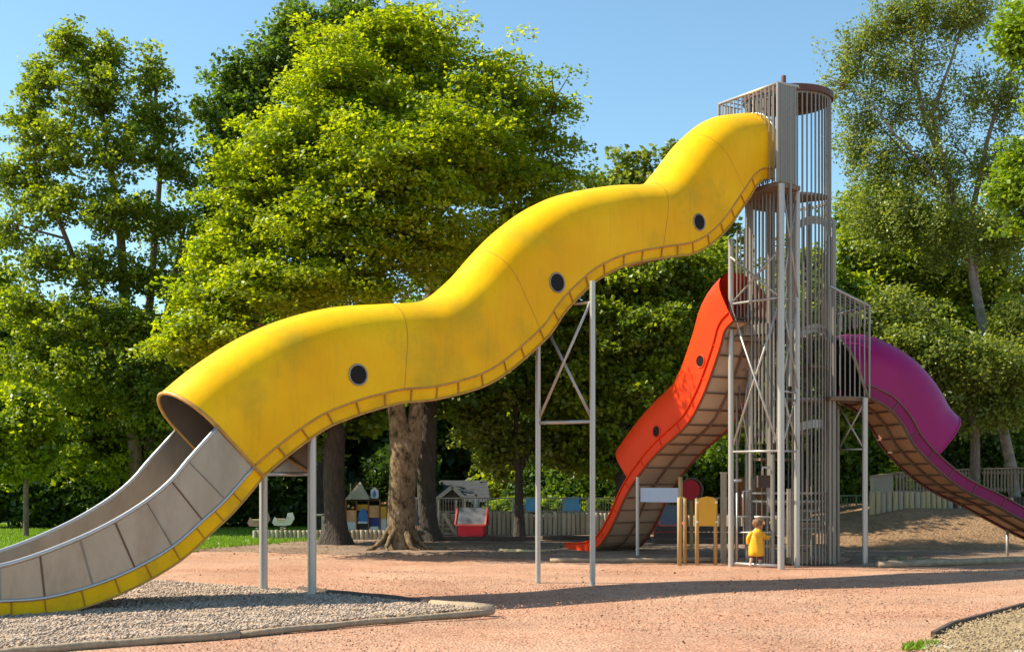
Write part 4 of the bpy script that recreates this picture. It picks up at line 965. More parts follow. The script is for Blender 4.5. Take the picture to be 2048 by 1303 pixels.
# play posts and panels near the tower
YB = 24.6
t = thing('panel_board', 'pale blue grey panel on two posts, in front of the orange slide', 'play panel', tuple(onz(1318, YB)))
smooth_angle(MB().tube([onz(1275, YB, -.1), at(1275, 953, YB)], .036, 10).build('post', M['post'], t))
MB().tube([onz(1361, YB - .5, -.1), at(1361, 953, YB - .5)], .045, 8).build('post', M['newwood'], t, smooth=True)
a, b_ = at(1281, 1003, YB), at(1357, 975, YB - .45); MB().box((a + b_) / 2, ((b_.x - a.x) / 2, (b_.y - a.y) / 2, 0), (.003, .02, 0), (0, 0, (b_.z - a.z) / 2)).build('panel', M['bluegrey'], t)
def roundpost(px, pyt, pyb, r=.04): 
    g = gp(px, pyb); return MB().tube([Vector((g.x, g.y, -.1)), Vector((g.x, g.y, at(px, pyt, g.y).z - .01)), Vector((g.x, g.y, at(px, pyt, g.y).z))], [r, r, r * .85], 10)
t = thing('play_stand', 'two close wooden posts with a thin red panel, left of the yellow panel', 'play stand', tuple(gp(1361, 1127)))
roundpost(1359, 994, 1127, .042).build('post', M['newwood'], t, smooth=True); roundpost(1370, 996, 1125, .034).build('post', M['newwood'], t, smooth=True)
g = gp(1370, 1124)
MB().beam(at(1369, 995, g.y - .02), at(1360, 995, g.y), .04, .03).build('cap', M['newwood'], t)
MB().box(at(1374, 1022, g.y + .1), (.02, .1, 0), (0, .02, 0), (0, 0, .25)).build('panel', M['red'], t)
bm = bmesh.new(); bmesh.ops.create_icosphere(bm, subdivisions=2, radius=.035); me = bpy.data.meshes.new('knob'); bm.to_mesh(me); bm.free(); me.transform(Matrix.Translation(at(1367, 1046, g.y - .05))); mkobj('knob', me, M['redlight'], t, smooth=True)
t = thing('play_stand', 'ochre yellow arched panel between two wooden posts beside the tower', 'play stand', tuple(gp(1394, 1126)))
roundpost(1394, 996, 1126, .038).build('post', M['newwood'], t, smooth=True); roundpost(1431, 997, 1126, .036).build('post', M['newwood'], t, smooth=True)
g = gp(1412, 1126); pr = [at(1399, 1051, g.y - .05), at(1432, 1051, g.y - .05), at(1434, 1000, g.y - .05), at(1427, 994, g.y - .05), at(1415, 992, g.y - .05), at(1403, 994, g.y - .05), at(1397, 999, g.y - .05)]
mb = MB(); mb.ngon(pr); q_ = [p + Vector((0, .03, 0)) for p in pr]; mb.ngon(list(reversed(q_)))
for i in range(len(pr)): j = (i + 1) % len(pr); mb.ngon([pr[j], pr[i], q_[i], q_[j]])
pn = mb.build('panel', M['ochre'], t)
for px, py in ((1395, 1004), (1433, 1004), (1395, 1043), (1433, 1043)): MB().box(at(px, py, g.y - .07), (.016, 0, 0), (0, .02, 0), (0, 0, .016)).build('bolt', M['white'], pn)
t = tag(MB().beam(gp(1447, 1122) + Vector((0, 0, -.1)), at(1447, 946, gp(1447, 1122).y), .10, .10).build('square_post', M['wood'], base=gp(1447, 1122)), 'square grey wooden post just left of the tower', 'post')
tag(MB().beam(at(1440, 945, gp(1447, 1122).y - .02), at(1454, 945, gp(1447, 1122).y - .02), .11, .03).build('post_cap', M['wood2'], base=at(1447, 945, gp(1447, 1122).y)), 'flat pale cap on the square wooden post left of the tower', 'cap')
t = thing('play_disc', 'round crimson play disc with a brown frame behind the wooden posts', 'play panel', tuple(onz(1383, 26)))
pts = [at(1381 + 19 * math.cos(a), 979 - 20 * math.sin(a), 26) for a in [2 * math.pi * k / 20 for k in range(20)]]
mb = MB(); mb.ngon(pts); mb.ngon([p + Vector((0, .05, 0)) for p in reversed(pts)])
for i in range(20): j = (i + 1) % 20; mb.ngon([pts[j], pts[i], pts[i] + Vector((0, .05, 0)), pts[j] + Vector((0, .05, 0))])
mb.build('disc', M['red'], t); MB().tube([at(1383 + 21 * math.cos(a), 979 - 22 * math.sin(a), 26.06) for a in [math.radians(d) for d in range(-40, 150, 10)]], .035, 6).build('frame', M['brownrib'], t, smooth=True)
MB().beam(onz(1383, 26.05, -.05), at(1383, 1000, 26.05), .07, .07).build('post', M['newwood'], t)
t = thing('climbing_boards', 'brown orange board screens standing behind the tower entrance', 'board screen', tuple(onz(1510, 25.2)))
bdm = MB().box((0, 0, .5), (.5, 0, 0), (0, .5, 0), (0, 0, .5)).mesh('board'); bdm.materials.append(M['brownorange'])
for (p0, p1, y0, y1) in ((1473, 1502, 953, 1030), (1508, 1545, 972, 1030)):
    n = 5 if p0 < 1500 else 6
    for k in range(n):
        px = p0 + (p1 - p0) * (k + .5) / n; a = at(px, y1, 25.2); o = bpy.data.objects.new('board', bdm); link(o); o.parent = t
        o.location = a - ROOT[t]; o.scale = (X(p1, 25.2) / n - X(p0, 25.2) / n - .008, .03, at(px, y0 + random.uniform(0, 3), 25.2).z - a.z)
for px in (1473, 1505, 1545): MB().beam(onz(px, 25.25, -.05), at(px, 955, 25.25), .06, .06).build('post', M['wood'], t)
# low bench-like timber steps behind
t = thing('timber_terrace', 'dark stacked timber steps behind the wooden play stands', 'timber steps', tuple(onz(1370, 29.5)))
for k in range(3): MB().beam(onz(1310, 29.5 + k * .45, .08 + k * .13), onz(1560, 29.5 + k * .45, .08 + k * .13), .2, .12).build('timber', M['darkwood'], t)

# ------------------------------------------------------------------ people
def skinned(name, verts, edges, radii, mat, parent, root=0, sub=2):
    me = bpy.data.meshes.new(name); me.from_pydata([tuple(v) for v in verts], edges, []); me.update()
    off = rootloc(parent); me.transform(Matrix.Translation(-off))
    o = bpy.data.objects.new(name, me); link(o); o.parent = parent
    bm = bmesh.new(); bm.from_mesh(me); ly = bm.verts.layers.skin.verify()
    for i, v in enumerate(bm.verts):
        r = radii[i]; v[ly].radius = (r, r) if not isinstance(r, tuple) else r; v[ly].use_root = (i == root)
    bm.to_mesh(me); bm.free()
    m = o.modifiers.new('skin', 'SKIN'); m.use_smooth_shade = True
    m2 = o.modifiers.new('sub', 'SUBSURF'); m2.levels = sub; m2.render_levels = sub
    # bake to a mesh with the material
    dg = bpy.context.evaluated_depsgraph_get(); ev = o.evaluated_get(dg); nm = bpy.data.meshes.new_from_object(ev); nm.name = name
    o.modifiers.clear(); o.data = nm; nm.materials.clear(); nm.materials.append(mat); nm.polygons.foreach_set('use_smooth', [True] * len(nm.polygons))
    return o
def blob(name, c, rx, ry, rz, mat, parent, lump=0.0, seed=0, sub=3, fn=None):
    bm = bmesh.new(); bmesh.ops.create_icosphere(bm, subdivisions=sub, radius=1)
    for v in bm.verts:
        k = 1 + lump * (vnoise(v.co.x * 5 + seed, v.co.y * 5 + v.co.z * 4) + .6 * vnoise(v.co.x * 11 + seed, v.co.z * 12 + v.co.y * 9)); p = v.co * k
        if fn: p = fn(p)
        v.co = Vector((p.x * rx, p.y * ry, p.z * rz)) + Vector(c)
    me = bpy.data.meshes.new(name); bm.to_mesh(me); bm.free(); return mkobj(name, me, mat, parent, smooth=True)

KB = gp(1513, 1131.5); kx, ky = KB.x, KB.y
kid = thing('person', 'toddler in a yellow raincoat seen from behind, reaching for a tower bar', 'person', (kx, ky, 0))
def K(x, y, z): return Vector((kx + x, ky + y, z))
# body: pelvis root, legs mid-step, torso, neck, head, arms; +y is away from the camera
bv = [K(0, 0, .36), K(0, 0, .46), K(.005, 0, .56), K(.01, 0, .625),            # 0-3 pelvis..neck base
      K(.02, .005, .665), K(.025, .01, .73), K(.03, .01, .80),                 # 4-6 neck, head
      K(-.055, 0, .34), K(-.075, .01, .21), K(-.105, -.02, .075), K(-.115, -.02, .035), K(-.10, .05, .022),   # 7-11 left leg
      K(.05, 0, .34), K(.055, .02, .20), K(.06, .0, .07), K(.06, 0, .035), K(.075, .06, .02),     # 12-16 right leg
      K(-.085, 0, .585), K(-.14, .0, .49), K(-.13, .05, .41), K(-.125, .075, .375),           # 17-20 left arm
      K(.095, .01, .585), K(.16, .06, .51), K(.235, .11, .50), K(.262, .125, .505)]              # 21-24 right arm
be = [(0, 1), (1, 2), (2, 3), (3, 4), (4, 5), (5, 6), (0, 7), (7, 8), (8, 9), (9, 10), (10, 11), (0, 12), (12, 13), (13, 14), (14, 15), (15, 16), (3, 17), (17, 18), (18, 19), (19, 20), (3, 21), (21, 22), (22, 23), (23, 24)]
br = [.085, .085, .08, .055, .035, .078, .07, .055, .04, .027, .026, .02, .055, .04, .027, .026, .02, .042, .033, .025, .02, .042, .033, .025, .02]
body = skinned('body', bv, be, br, M['skin'], kid)
# fingers of the right hand round the bar, left hand slightly curled
def hand(w, d, side, name='hand'):
    vs = [w]; es = []; rs = [.016]
    d = Vector(d).normalized(); s_ = Vector(side).normalized(); dn = d.cross(s_)
    for k, (l, o_) in enumerate(((.030, -.013), (.034, -.0045), (.032, .0045), (.026, .013))):
        b0 = len(vs); a = w + d * .012 + s_ * o_; vs += [a, a + d * l * .5, a + d * l * .75 + dn * l * .35]; rs += [.0065, .0055, .0045]; es += [(0, b0), (b0, b0 + 1), (b0 + 1, b0 + 2)]
    b0 = len(vs); a = w + s_ * -.016; vs += [a, a + s_ * -.012 + d * .016, a + s_ * -.010 + d * .028 + dn * .008]; rs += [.008, .0065, .0055]; es += [(0, b0), (b0, b0 + 1), (b0 + 1, b0 + 2)]
    return skinned(name, vs, es, rs, M['skin'], kid, sub=1)
hand(K(.272, .13, .508), (.8, .4, .1), (0, .2, -1)); hand(K(-.124, .08, .362), (0, .25, -1), (0, 1, .2))
# raincoat: one loft of ellipses, flared towards the hem, plus sleeves in the same mesh
mb = MB(); rows = []
for z, rx, ry, cx_ in ((.185, .128, .105, -.002), (.19, .138, .114, -.002), (.26, .140, .115, 0), (.34, .134, .108, 0), (.42, .128, .102, 0), (.50, .122, .096, 0), (.56, .115, .088, .003), (.60, .098, .075, .008), (.635, .070, .062, .012), (.67, .054, .056, .018)):
    rows.append([K(cx_ + rx * math.cos(a) * (1 + .035 * math.sin(5 * a + z * 20)), ry * math.sin(a) * (1 + .07 * math.sin(6 * a + z * 13) * (1 if z < .6 else .2)), z) for a in [2 * math.pi * k / 28 for k in range(28)]])
mb.quadgrid(rows, closed=True)
coat = mb.build('raincoat', M['coat'], kid, smooth=True)
MB().tube([K(-.065, 0, .60), K(-.105, 0, .575), K(-.145, 0, .50), K(-.138, .045, .425), K(-.132, .06, .405)], [.04, .048, .042, .037, .038], 12).build('sleeve', M['coat'], kid, smooth=True)
MB().tube([K(.07, .005, .60), K(.105, .01, .58), K(.16, .055, .515), K(.215, .095, .505), K(.235, .108, .505)], [.04, .048, .042, .036, .037], 12).build('sleeve', M['coat'], kid, smooth=True)
def hoodfn(p):
    return Vector((p.x * (1 - .35 * max(0, -p.z)), p.y, p.z))
blob('hood', K(.005, -.072, .585), .088, .05, .085, M['coat'], kid, .05, 3, fn=hoodfn)
MB().tube([K(-.06, -.085, .555), K(-.02, -.112, .525), K(.02, -.108, .535), K(.065, -.075, .575)], .008, 6).build('hood_fold_shade', M['bead'], kid, smooth=True)  # brown tube draws the shade in the fold of the hood
# trouser legs, shoes, hair, face
MB().tube([K(-.052, 0, .34), K(-.072, .01, .21), K(-.085, 0, .15)], [.06, .048, .045], 12).build('trouser_leg', M['trousers'], kid, smooth=True)
MB().tube([K(.05, 0, .34), K(.056, .02, .20), K(.058, .012, .12)], [.06, .05, .046], 12).build('trouser_leg', M['trousers'], kid, smooth=True)
blob('shoe', K(-.108, .01, .027), .03, .06, .027, M['shoe'], kid); blob('shoe', K(.068, .03, .027), .03, .06, .027, M['shoe'], kid)
hd = K(.028, .008, .755)
blob('hair', hd + Vector((-.012, -.016, .02)), .088, .088, .085, M['hair'], kid, .10, 9, 4)
# face turned to the right: nose, ear, eye, mouth
blob('nose', hd + Vector((.083, .04, -.012)), .012, .01, .012, M['skin'], kid, sub=2); blob('ear', hd + Vector((.02, -.083, -.02)), .014, .008, .02, M['skin'], kid, sub=2)
blob('cheek', hd + Vector((.05, .01, -.03)), .038, .05, .045, M['skin'], kid, sub=3)
blob('eye', hd + Vector((.082, .018, .004)), .006, .006, .006, M['dark'], kid, sub=2); blob('mouth', hd + Vector((.082, .03, -.04)), .006, .014, .004, M['redlight'], kid, sub=2)

def far_person(px, Y, zf, h, label, shirt, hair='hair'):
    b0 = onz(px, Y, zf); p = thing('person', label, 'person', tuple(b0)); s_ = h / 1.7
    def q(x, y, z): return b0 + Vector((x * s_, y * s_, z * s_))
    v = [q(0, 0, .9), q(0, 0, 1.15), q(0, 0, 1.38), q(0, -.01, 1.5), q(0, -.01, 1.62), q(-.1, 0, .85), q(-.11, -.02, .48), q(-.11, 0, .08), q(-.11, -.1, .04), q(.1, 0, .85), q(.11, -.02, .48), q(.11, 0, .08), q(.11, -.1, .04), q(-.2, 0, 1.36), q(-.26, -.02, 1.1), q(-.2, -.18, .98), q(.2, 0, 1.36), q(.26, -.02, 1.1), q(.2, -.18, .98)]
    e = [(0, 1), (1, 2), (2, 3), (3, 4), (0, 5), (5, 6), (6, 7), (7, 8), (0, 9), (9, 10), (10, 11), (11, 12), (2, 13), (13, 14), (14, 15), (2, 16), (16, 17), (17, 18)]
    r = [.14, .13, .13, .06, .1, .09, .06, .045, .035, .09, .06, .045, .035, .06, .045, .03, .06, .045, .03]
    skinned('body', v, e, [x * s_ for x in r], M['skin'], p, sub=1)
    mb = MB(); rows = []
    for z, rx, ry in ((.82, .19, .14), (1.0, .18, .13), (1.2, .19, .14), (1.36, .21, .13), (1.44, .12, .09)): rows.append([q(rx * math.cos(a), ry * math.sin(a), z) for a in [2 * math.pi * k / 14 for k in range(14)]])
    mb.quadgrid(rows, closed=True).build('shirt', M[shirt], p, smooth=True)
    blob('hair', q(0, .02, 1.66), .11 * s_, .11 * s_, .1 * s_, M[hair], p, .06, 2, 2)
far_person(952, 35.6, .44, .66, 'small child with brown hair standing on the terrace behind the railing', 'white')

# ------------------------------------------------------------------ trees
TOTAL = [0]
def leaves_mesh(name, cen, nrm_bias, size, tint, mat, parent, kind=None, jit=1.0, elong=1.35):
    """one small folded quad per leaf; cen (n,3) world"""
    n = len(cen); TOTAL[0] += n
    nv = RG.normal(size=(n, 3)) * jit + nrm_bias; nv /= np.linalg.norm(nv, axis=1)[:, None] + 1e-9
    r = RG.normal(size=(n, 3)); u = np.cross(nv, r); u /= np.linalg.norm(u, axis=1)[:, None] + 1e-9; v = np.cross(nv, u)
    s = (size * (0.65 + 0.7 * RG.random(n)))[:, None]
    u = u * s * elong * .5; v = v * s * .5; w = nv * s * 0.13
    V = np.stack([cen - u, cen + v - w, cen + u, cen - v - w], 1)
    off = np.array(rootloc(parent) if parent is not None else (0, 0, 0)); V = V - off
    me = bpy.data.meshes.new(name); me.vertices.add(n * 4); me.vertices.foreach_set('co', V.reshape(-1).astype(np.float32))
    tri = np.array([0, 1, 2, 0, 2, 3]); idx = (tri[None] + (np.arange(n) * 4)[:, None]).reshape(-1).astype(np.int32)
    me.loops.add(n * 6); me.loops.foreach_set('vertex_index', idx); me.polygons.add(n * 2); me.polygons.foreach_set('loop_start', np.arange(0, n * 6, 3, dtype=np.int32)); me.update(calc_edges=True)
    a = me.attributes.new('tint', 'FLOAT', 'FACE'); a.data.foreach_set('value', np.repeat(np.clip(tint, 0, 1), 2).astype(np.float32))
    me.materials.append(mat); o = bpy.data.objects.new(name, me); link(o)
    if parent is not None: o.parent = parent
    if kind: o['kind'] = kind
    return o
def limb(mb, p, q, r0, r1, n=6, bend=.12, seg=6):
    p = Vector(p); q = Vector(q); d = q - p; L = d.length
    o1 = Vector((random.uniform(-1, 1), random.uniform(-1, 1), random.uniform(-.3, .3))) * L * bend
    pts = []; rs = []
    for k in range(seg + 1):
        f = k / seg; pts.append(p.lerp(q, f) + o1 * math.sin(math.pi * f) * .6 + Vector((random.uniform(-1, 1), random.uniform(-1, 1), 0)) * L * .012); rs.append(r0 + (r1 - r0) * f)
    pts[0] = p; pts[-1] = q; mb.tube(pts, rs, n, cap=False); return pts
def tree(name, label, Y, stems, lobes, leaf, nleaf, mat, bark, spray=(.5, .28), per=55, twigs=14, group='trees round the playground', flare=1.5, base_z=0.0, up=.9, roots=0, jit=.8, shell=2.2, limb_r=.09):
    """stems: list of [(px,py,Y,radius_px)...] paths; lobes: (px,py,dY,rx_px,ry_px[,weight])"""
    b0 = onz(stems[0][0][0], stems[0][0][2], base_z)
    t = thing(name, label, 'tree', tuple(b0), group)
    mb = MB(); nodes = []
    for st in stems:
        P = [at(a, b_, c) for a, b_, c, r in st]; R_ = [r * c / F for a, b_, c, r in st]
        if st is stems[0]: P[0].z = base_z - .1
        pts = []; rs = []
        for i in range(len(P) - 1):
            for k in range(4): pts.append(P[i].lerp(P[i + 1], k / 4)); rs.append(R_[i] + (R_[i + 1] - R_[i]) * k / 4)
        pts.append(P[-1]); rs.append(R_[-1])
        mb.tube(pts, rs, 14, cap=False); nodes += list(zip(pts, rs))
    tr_ = mb.build('trunk', M[bark], t, smooth=True)
    if bark == 'birch': limb_scale = .8
    for v in tr_.data.vertices:
        z = v.co.z + b0.z
        a = math.atan2(v.co.y, v.co.x)
        if z < .6 and roots: k = 1 + (.6 - z) * .45 * (1 + .8 * math.sin(a * roots)); v.co.x *= k; v.co.y *= k
    mb = MB(); cen = []; wts = []
    wsum = sum((l[3] * l[4]) * (l[5] if len(l) > 5 else 1) for l in lobes)
    C_, B_, T_ = [], [], []
    for l in lobes:
        px, py, dY, rx, ry = l[:5]; wt = l[5] if len(l) > 5 else 1
        c = at(px, py, Y + dY); a = rx * (Y + dY) / F; cz = ry * (Y + dY) / F; ay = a * .85
        cand = [(p, r) for p, r in nodes if p.z < c.z + .3] or nodes
        p0, r0 = min(cand, key=lambda q: (q[0] - c).length + abs(q[0].z - (c.z - .6 * cz)) * .5)
        lp = limb(mb, p0, c + Vector((0, 0, cz * .35)), min(r0 * .7, limb_r), .018)
        ns = max(3, int(nleaf / per * (rx * ry) * wt / wsum))
        d = RG.normal(size=(ns, 3)); d /= np.linalg.norm(d, axis=1)[:, None]; rad = RG.random(ns) ** (1 / shell); ph = RG.random(4) * 6.28
        rad *= 1 + .26 * np.sin(d[:, 0] * 5 + ph[0]) * np.cos(d[:, 2] * 4.5 + ph[1]) + .16 * np.sin(d[:, 1] * 9 + d[:, 2] * 8 + ph[2]); rad *= np.where(RG.random(ns) < .06, 1.18, 1.0)
        sc = d * rad[:, None] * np.array([a, ay, cz]) + np.array(c)
        for k in range(min(twigs, ns)):
            q = Vector(sc[k]); s0 = min(lp, key=lambda z_: (z_ - q).length + max(0, z_.z - q.z) * .5); limb(mb, s0, q, .022, .006, 4, .1, 3)
        # sprays: flattened, drooping outward
        ne = per; g = np.clip(RG.normal(size=(ns, ne, 3)), -1.5, 1.5) * np.array([spray[0], spray[0], spray[1]]) * .55
        out = (sc - np.array(c)) / np.array([a, ay, cz]); g[..., 2] -= np.hypot(g[..., 0], g[..., 1]) * .25
        pts = sc[:, None, :] + g * (.7 + .6 * RG.random((ns, 1, 1)))
        C_.append(pts.reshape(-1, 3))
        bias = out[:, None, :] * .35 + np.array([0, 0, up]); B_.append(np.broadcast_to(bias, pts.shape).reshape(-1, 3))
        tn = .15 + .6 * RG.random((ns, 1)) ** 1.2 + .45 * (RG.random((ns, ne)) - .4) ; T_.append(tn.reshape(-1))
    mb.build('branches', M[bark], t, smooth=True)['kind'] = 'stuff'
    leaves_mesh('crown', np.concatenate(C_), np.concatenate(B_), leaf, np.concatenate(T_), mat, t, jit=jit)
    return t
LM = {
 'lime': leafmat('lime_green_leaves', (0.085, 0.165, 0.004), (0.35, 0.44, 0.010), .58, (2.0, 1.7, .6)),
 'mid': leafmat('mid_green_leaves', (0.055, 0.11, 0.007), (0.27, 0.36, 0.018), .54, (2.1, 1.8, .6)),
 'dark': leafmat('dark_green_leaves', (0.035, 0.08, 0.009), (0.17, 0.26, 0.018), .46, (1.9, 1.8, .8)),
 'birch': leafmat('grey_green_birch_leaves', (0.09, 0.135, 0.018), (0.27, 0.33, 0.055), .5, (1.9, 1.7, .9)),
 'yel': leafmat('yellow_green_leaves', (0.11, 0.20, 0.012), (0.24, 0.36, 0.02), .5, (2.0, 1.7, .6)),
 'deep': leafmat('shade_darkened_leaves', (0.020, 0.048, 0.008), (0.08, 0.14, 0.016), .4, (1.6, 1.6, .8)),  # leaf colour darkened to carry the shade deep in the wood
 'grass': leafmat('grass_blades', (0.10, 0.20, 0.015), (0.22, 0.34, 0.03), .4, (1.6, 1.5, .6)),
}
Q_ = 1.0
# big lime tree
YL = 27.3
tree('lime_tree', 'big bright lime green tree with a forked mottled trunk above the yellow slide', YL,
 [[(802, 1100, YL, 36), (802, 1070, YL, 29), (804, 980, YL, 26.5), (810, 900, YL, 29), (812, 866, YL, 24), (814, 846, YL, 10)],
  [(800, 905, YL, 20), (797, 850, YL, 19), (788, 780, YL, 16), (770, 600, YL - .3, 15), (720, 400, YL - .5, 9), (680, 220, YL - .4, 4)],
  [(822, 905, YL, 19), (830, 850, YL, 16), (836, 780, YL + .2, 14), (860, 600, YL + .5, 12), (880, 400, YL + .6, 8), (900, 200, YL + .6, 4)],
  [(822, 850, YL, 9), (856, 700, YL + .4, 8), (960, 520, YL + 1, 6), (1040, 380, YL + 1.2, 3)]],
 [(800, 130, 0, 120, 110, 1.2), (690, 190, -.8, 130, 110, 1.2), (590, 290, -1.4, 120, 100, 1.2), (520, 390, -1.4, 105, 85, 1.2), (900, 260, -1.2, 130, 110, 1.1), (780, 330, -2.2, 150, 110, 1.3),
  (980, 170, .6, 100, 100, .7), (1060, 270, 1.0, 95, 110, .55), (1110, 230, 1.0, 55, 100, .35), (1010, 380, 0, 110, 90, .8), (1110, 350, .5, 60, 60, .5), (640, 440, -2.2, 130, 85, 1.2), (480, 500, -1.5, 110, 70, 1.3), (830, 470, -2.0, 130, 80, 1.0),
  (550, 560, -2.3, 130, 60, 1.2), (430, 590, -1.6, 90, 50, 1.2), (700, 560, -2.2, 130, 60, 1.1), (370, 680, -1.6, 75, 45, 1.2), (450, 650, -2.0, 90, 45, 1.2), (940, 520, -.5, 110, 70, .7), (1060, 450, .4, 90, 60, .6), (860, 60, .3, 90, 45, .5), (760, 60, 0, 60, 45, .7),
  (620, 650, 0, 150, 50, .6), (900, 700, 1, 160, 60, .4), (640, 90, .2, 70, 50, .5)],
 .071, int(195000 * Q_), LM['lime'], 'barkmottled', (.42, .13), 75, 22, shell=2.3, up=1.2, jit=.65)
lt = [o for o in ROOT if o.name == 'lime_tree'][0]
for k, (a, ln, r) in enumerate(((200, .6, .06), (238, .4, .05), (300, .45, .06), (335, .7, .055), (175, .5, .05), (90, .5, .05))):
    a = math.radians(a); b0 = ROOT[lt]; p = b0 + Vector((.22 * math.cos(a), .22 * math.sin(a), .5)); pts = [p, b0 + Vector((.42 * math.cos(a), .42 * math.sin(a), .2)), b0 + Vector((.42 + ln * .3) * Vector((math.cos(a), math.sin(a), 0))) + Vector((0, 0, .07)), b0 + Vector((.4 + ln * .6) * Vector((math.cos(a + .2), math.sin(a + .2), 0))) + Vector((0, 0, .03)), b0 + (.4 + ln) * Vector((math.cos(a + .1), math.sin(a + .1), 0)) + Vector((0, 0, -.06))]
    MB().tube(pts, [r * 1.5, r * 1.2, r * .8, r * .5, r * .25], 8).build('root', M['barkmottled'], lt, smooth=True)
# left open tree
YA = 35.5
tree('tall_tree', 'tall open green tree at the left edge against the sky', YA,
 [[(272, 1076, YA, 18), (270, 900, YA, 14), (255, 700, YA, 12), (240, 450, YA, 8), (200, 200, YA, 4), (170, 90, YA, 2)],
  [(270, 800, YA, 10), (300, 600, YA + .4, 8), (320, 350, YA + .6, 5), (310, 150, YA + .6, 2)],
  [(268, 850, YA, 9), (200, 650, YA - .4, 7), (110, 420, YA - .6, 4), (60, 300, YA - .6, 2)],
  [(290, 1076, YA + .3, 14), (298, 900, YA + .3, 12), (330, 650, YA + .5, 8), (370, 450, YA + .6, 3)]],
 [(140, 90, 0, 45, 55, .9), (90, 160, 0, 50, 55, .8), (210, 110, 0, 45, 60, .8), (190, 190, -.5, 80, 70, .8), (300, 150, .5, 40, 65, .7), (310, 240, .3, 70, 60, .6), (60, 240, -.3, 55, 55, .8), (120, 290, -.6, 80, 60, .9), (230, 300, -.7, 85, 60, .8), (350, 330, .5, 55, 70, .55), (30, 350, -.5, 60, 50, .9),
  (110, 400, -.9, 85, 50, .9), (230, 410, -1, 90, 60, .8), (340, 450, .3, 80, 60, .6), (20, 460, -.4, 60, 45, .7), (90, 520, -.8, 80, 45, .7), (200, 530, -1, 90, 50, .7), (310, 560, -.4, 90, 50, .7), (60, 620, -.8, 90, 50, .9), (180, 640, -1.2, 110, 60, 1), (300, 680, -1, 90, 60, 1), (60, 720, -1, 90, 60, 1), (180, 760, -1.4, 110, 60, 1), (290, 790, -1, 80, 60, .9), (400, 500, .5, 40, 60, .4)],
 .085, int(78000 * Q_), LM['mid'], 'bark', (.30, .17), 42, 22, shell=1.6)
YD = 37.0
tree('tall_tree', 'dark green tree rising behind the left side of the lime tree', YD,
 [[(640, 1060, YD, 14), (640, 700, YD, 12), (620, 400, YD, 9), (600, 150, YD, 5), (600, 40, YD, 2)]],
 [(590, 50, 0, 60, 60), (480, 170, 0, 75, 65), (450, 240, 0, 60, 60), (560, 140, 0, 80, 70), (520, 260, -.4, 90, 80), (700, 40, .4, 90, 55), (650, 110, 0, 80, 70), (470, 330, -.3, 80, 60), (440, 420, 0, 60, 60, .8), (800, 60, .5, 80, 50), (560, 360, 0, 120, 80), (760, 200, .5, 160, 120, .6), (420, 520, .4, 80, 80, .8), (480, 640, .6, 120, 100, .7)],
 .105, int(60000 * Q_), LM['dark'], 'barkdark', (.40, .26), 45, 12, shell=1.8)
# dark trunks with crowns hidden in the wood
for (px, pyb, rb, rt, lab, lobes) in (
  (671, 1090, 23, 20, 'thick dark trunked tree left of the mottled trunk', [(640, 700, 0, 130, 80), (560, 780, 0, 110, 60), (700, 800, .5, 90, 60), (520, 700, 0, 100, 60), (600, 860, .6, 90, 45, .5)]),
  (856, 1083, 20, 18, 'dark trunked tree right of the mottled trunk', [(900, 640, .4, 150, 80), (960, 560, .4, 130, 80), (1020, 640, .6, 110, 90), (900, 770, .8, 120, 60, .7), (1060, 540, .6, 110, 80)])):
    Yt = 1.6 * F / (pyb - HY)
    tree('shade_tree', lab, Yt, [[(px, pyb, Yt, rb + 7), (px, pyb - 30, Yt, rb - 1), (px - 4, 950, Yt, rt + 1), (px, 860, Yt, rt), (px + 4, 700, Yt + .2, rt * .7)]], lobes, .13, int(20000 * Q_), LM['dark'], 'barkdark', (.45, .25), 45, 10, roots=4)
Ys = 4005. / (1078 - 953)
tree('slim_tree', 'slim spreading dark stemmed tree with pale drooping leaves before the railing', Ys,
 [[(1039, 1079, Ys, 15), (1038, 1040, Ys, 10), (1038, 950, Ys, 8), (1034, 880, Ys, 6), (1030, 780, Ys, 4)], [(1038, 945, Ys, 6), (1075, 870, Ys, 4), (1110, 780, Ys, 2)], [(1038, 930, Ys, 5), (995, 850, Ys, 4), (960, 800, Ys, 2)]],
 [(1000, 790, 0, 70, 30, .7), (1060, 780, .3, 60, 35, .7), (1130, 800, .4, 60, 40, .7), (970, 850, 0, 55, 30, .9), (1020, 890, .4, 60, 35, .9), (1100, 880, .5, 60, 40, .9), (985, 920, .3, 40, 25, .8), (1150, 900, .6, 50, 40, .8), (930, 800, .3, 50, 35, .6)],
 .10, int(17000 * Q_), LM['birch'], 'barkdark', (.3, .3), 45, 12, shell=1.6, limb_r=.04)
YQ = 31.5
tree('broad_tree', 'broad dark green tree standing between the yellow slide and the tower', YQ,
 [[(1240, 1072, YQ, 12), (1242, 900, YQ, 10), (1250, 700, YQ, 8), (1280, 500, YQ, 5)], [(1245, 850, YQ, 7), (1320, 650, YQ, 5), (1380, 520, YQ, 3)], [(1243, 880, YQ, 7), (1190, 700, YQ, 5), (1150, 600, YQ, 3)]],
 [(1200, 560, 0, 90, 60), (1300, 540, -.4, 100, 60), (1400, 540, 0, 90, 60), (1170, 660, 0, 100, 60), (1290, 650, -.8, 110, 60), (1390, 640, 0, 90, 60), (1200, 750, -.4, 110, 55), (1310, 750, -.6, 90, 50), (1180, 830, 0, 90, 50, .8), (1100, 620, .5, 80, 70, .7), (1260, 850, .5, 90, 60, .7), (1380, 760, .6, 90, 70, .8), (1200, 910, .5, 90, 45, .7), (1090, 740, .6, 80, 60, .6)],
 .095, int(72000 * Q_), LM['mid'], 'barkdark', (.40, .15), 55, 14, shell=2.2)
YT = 38
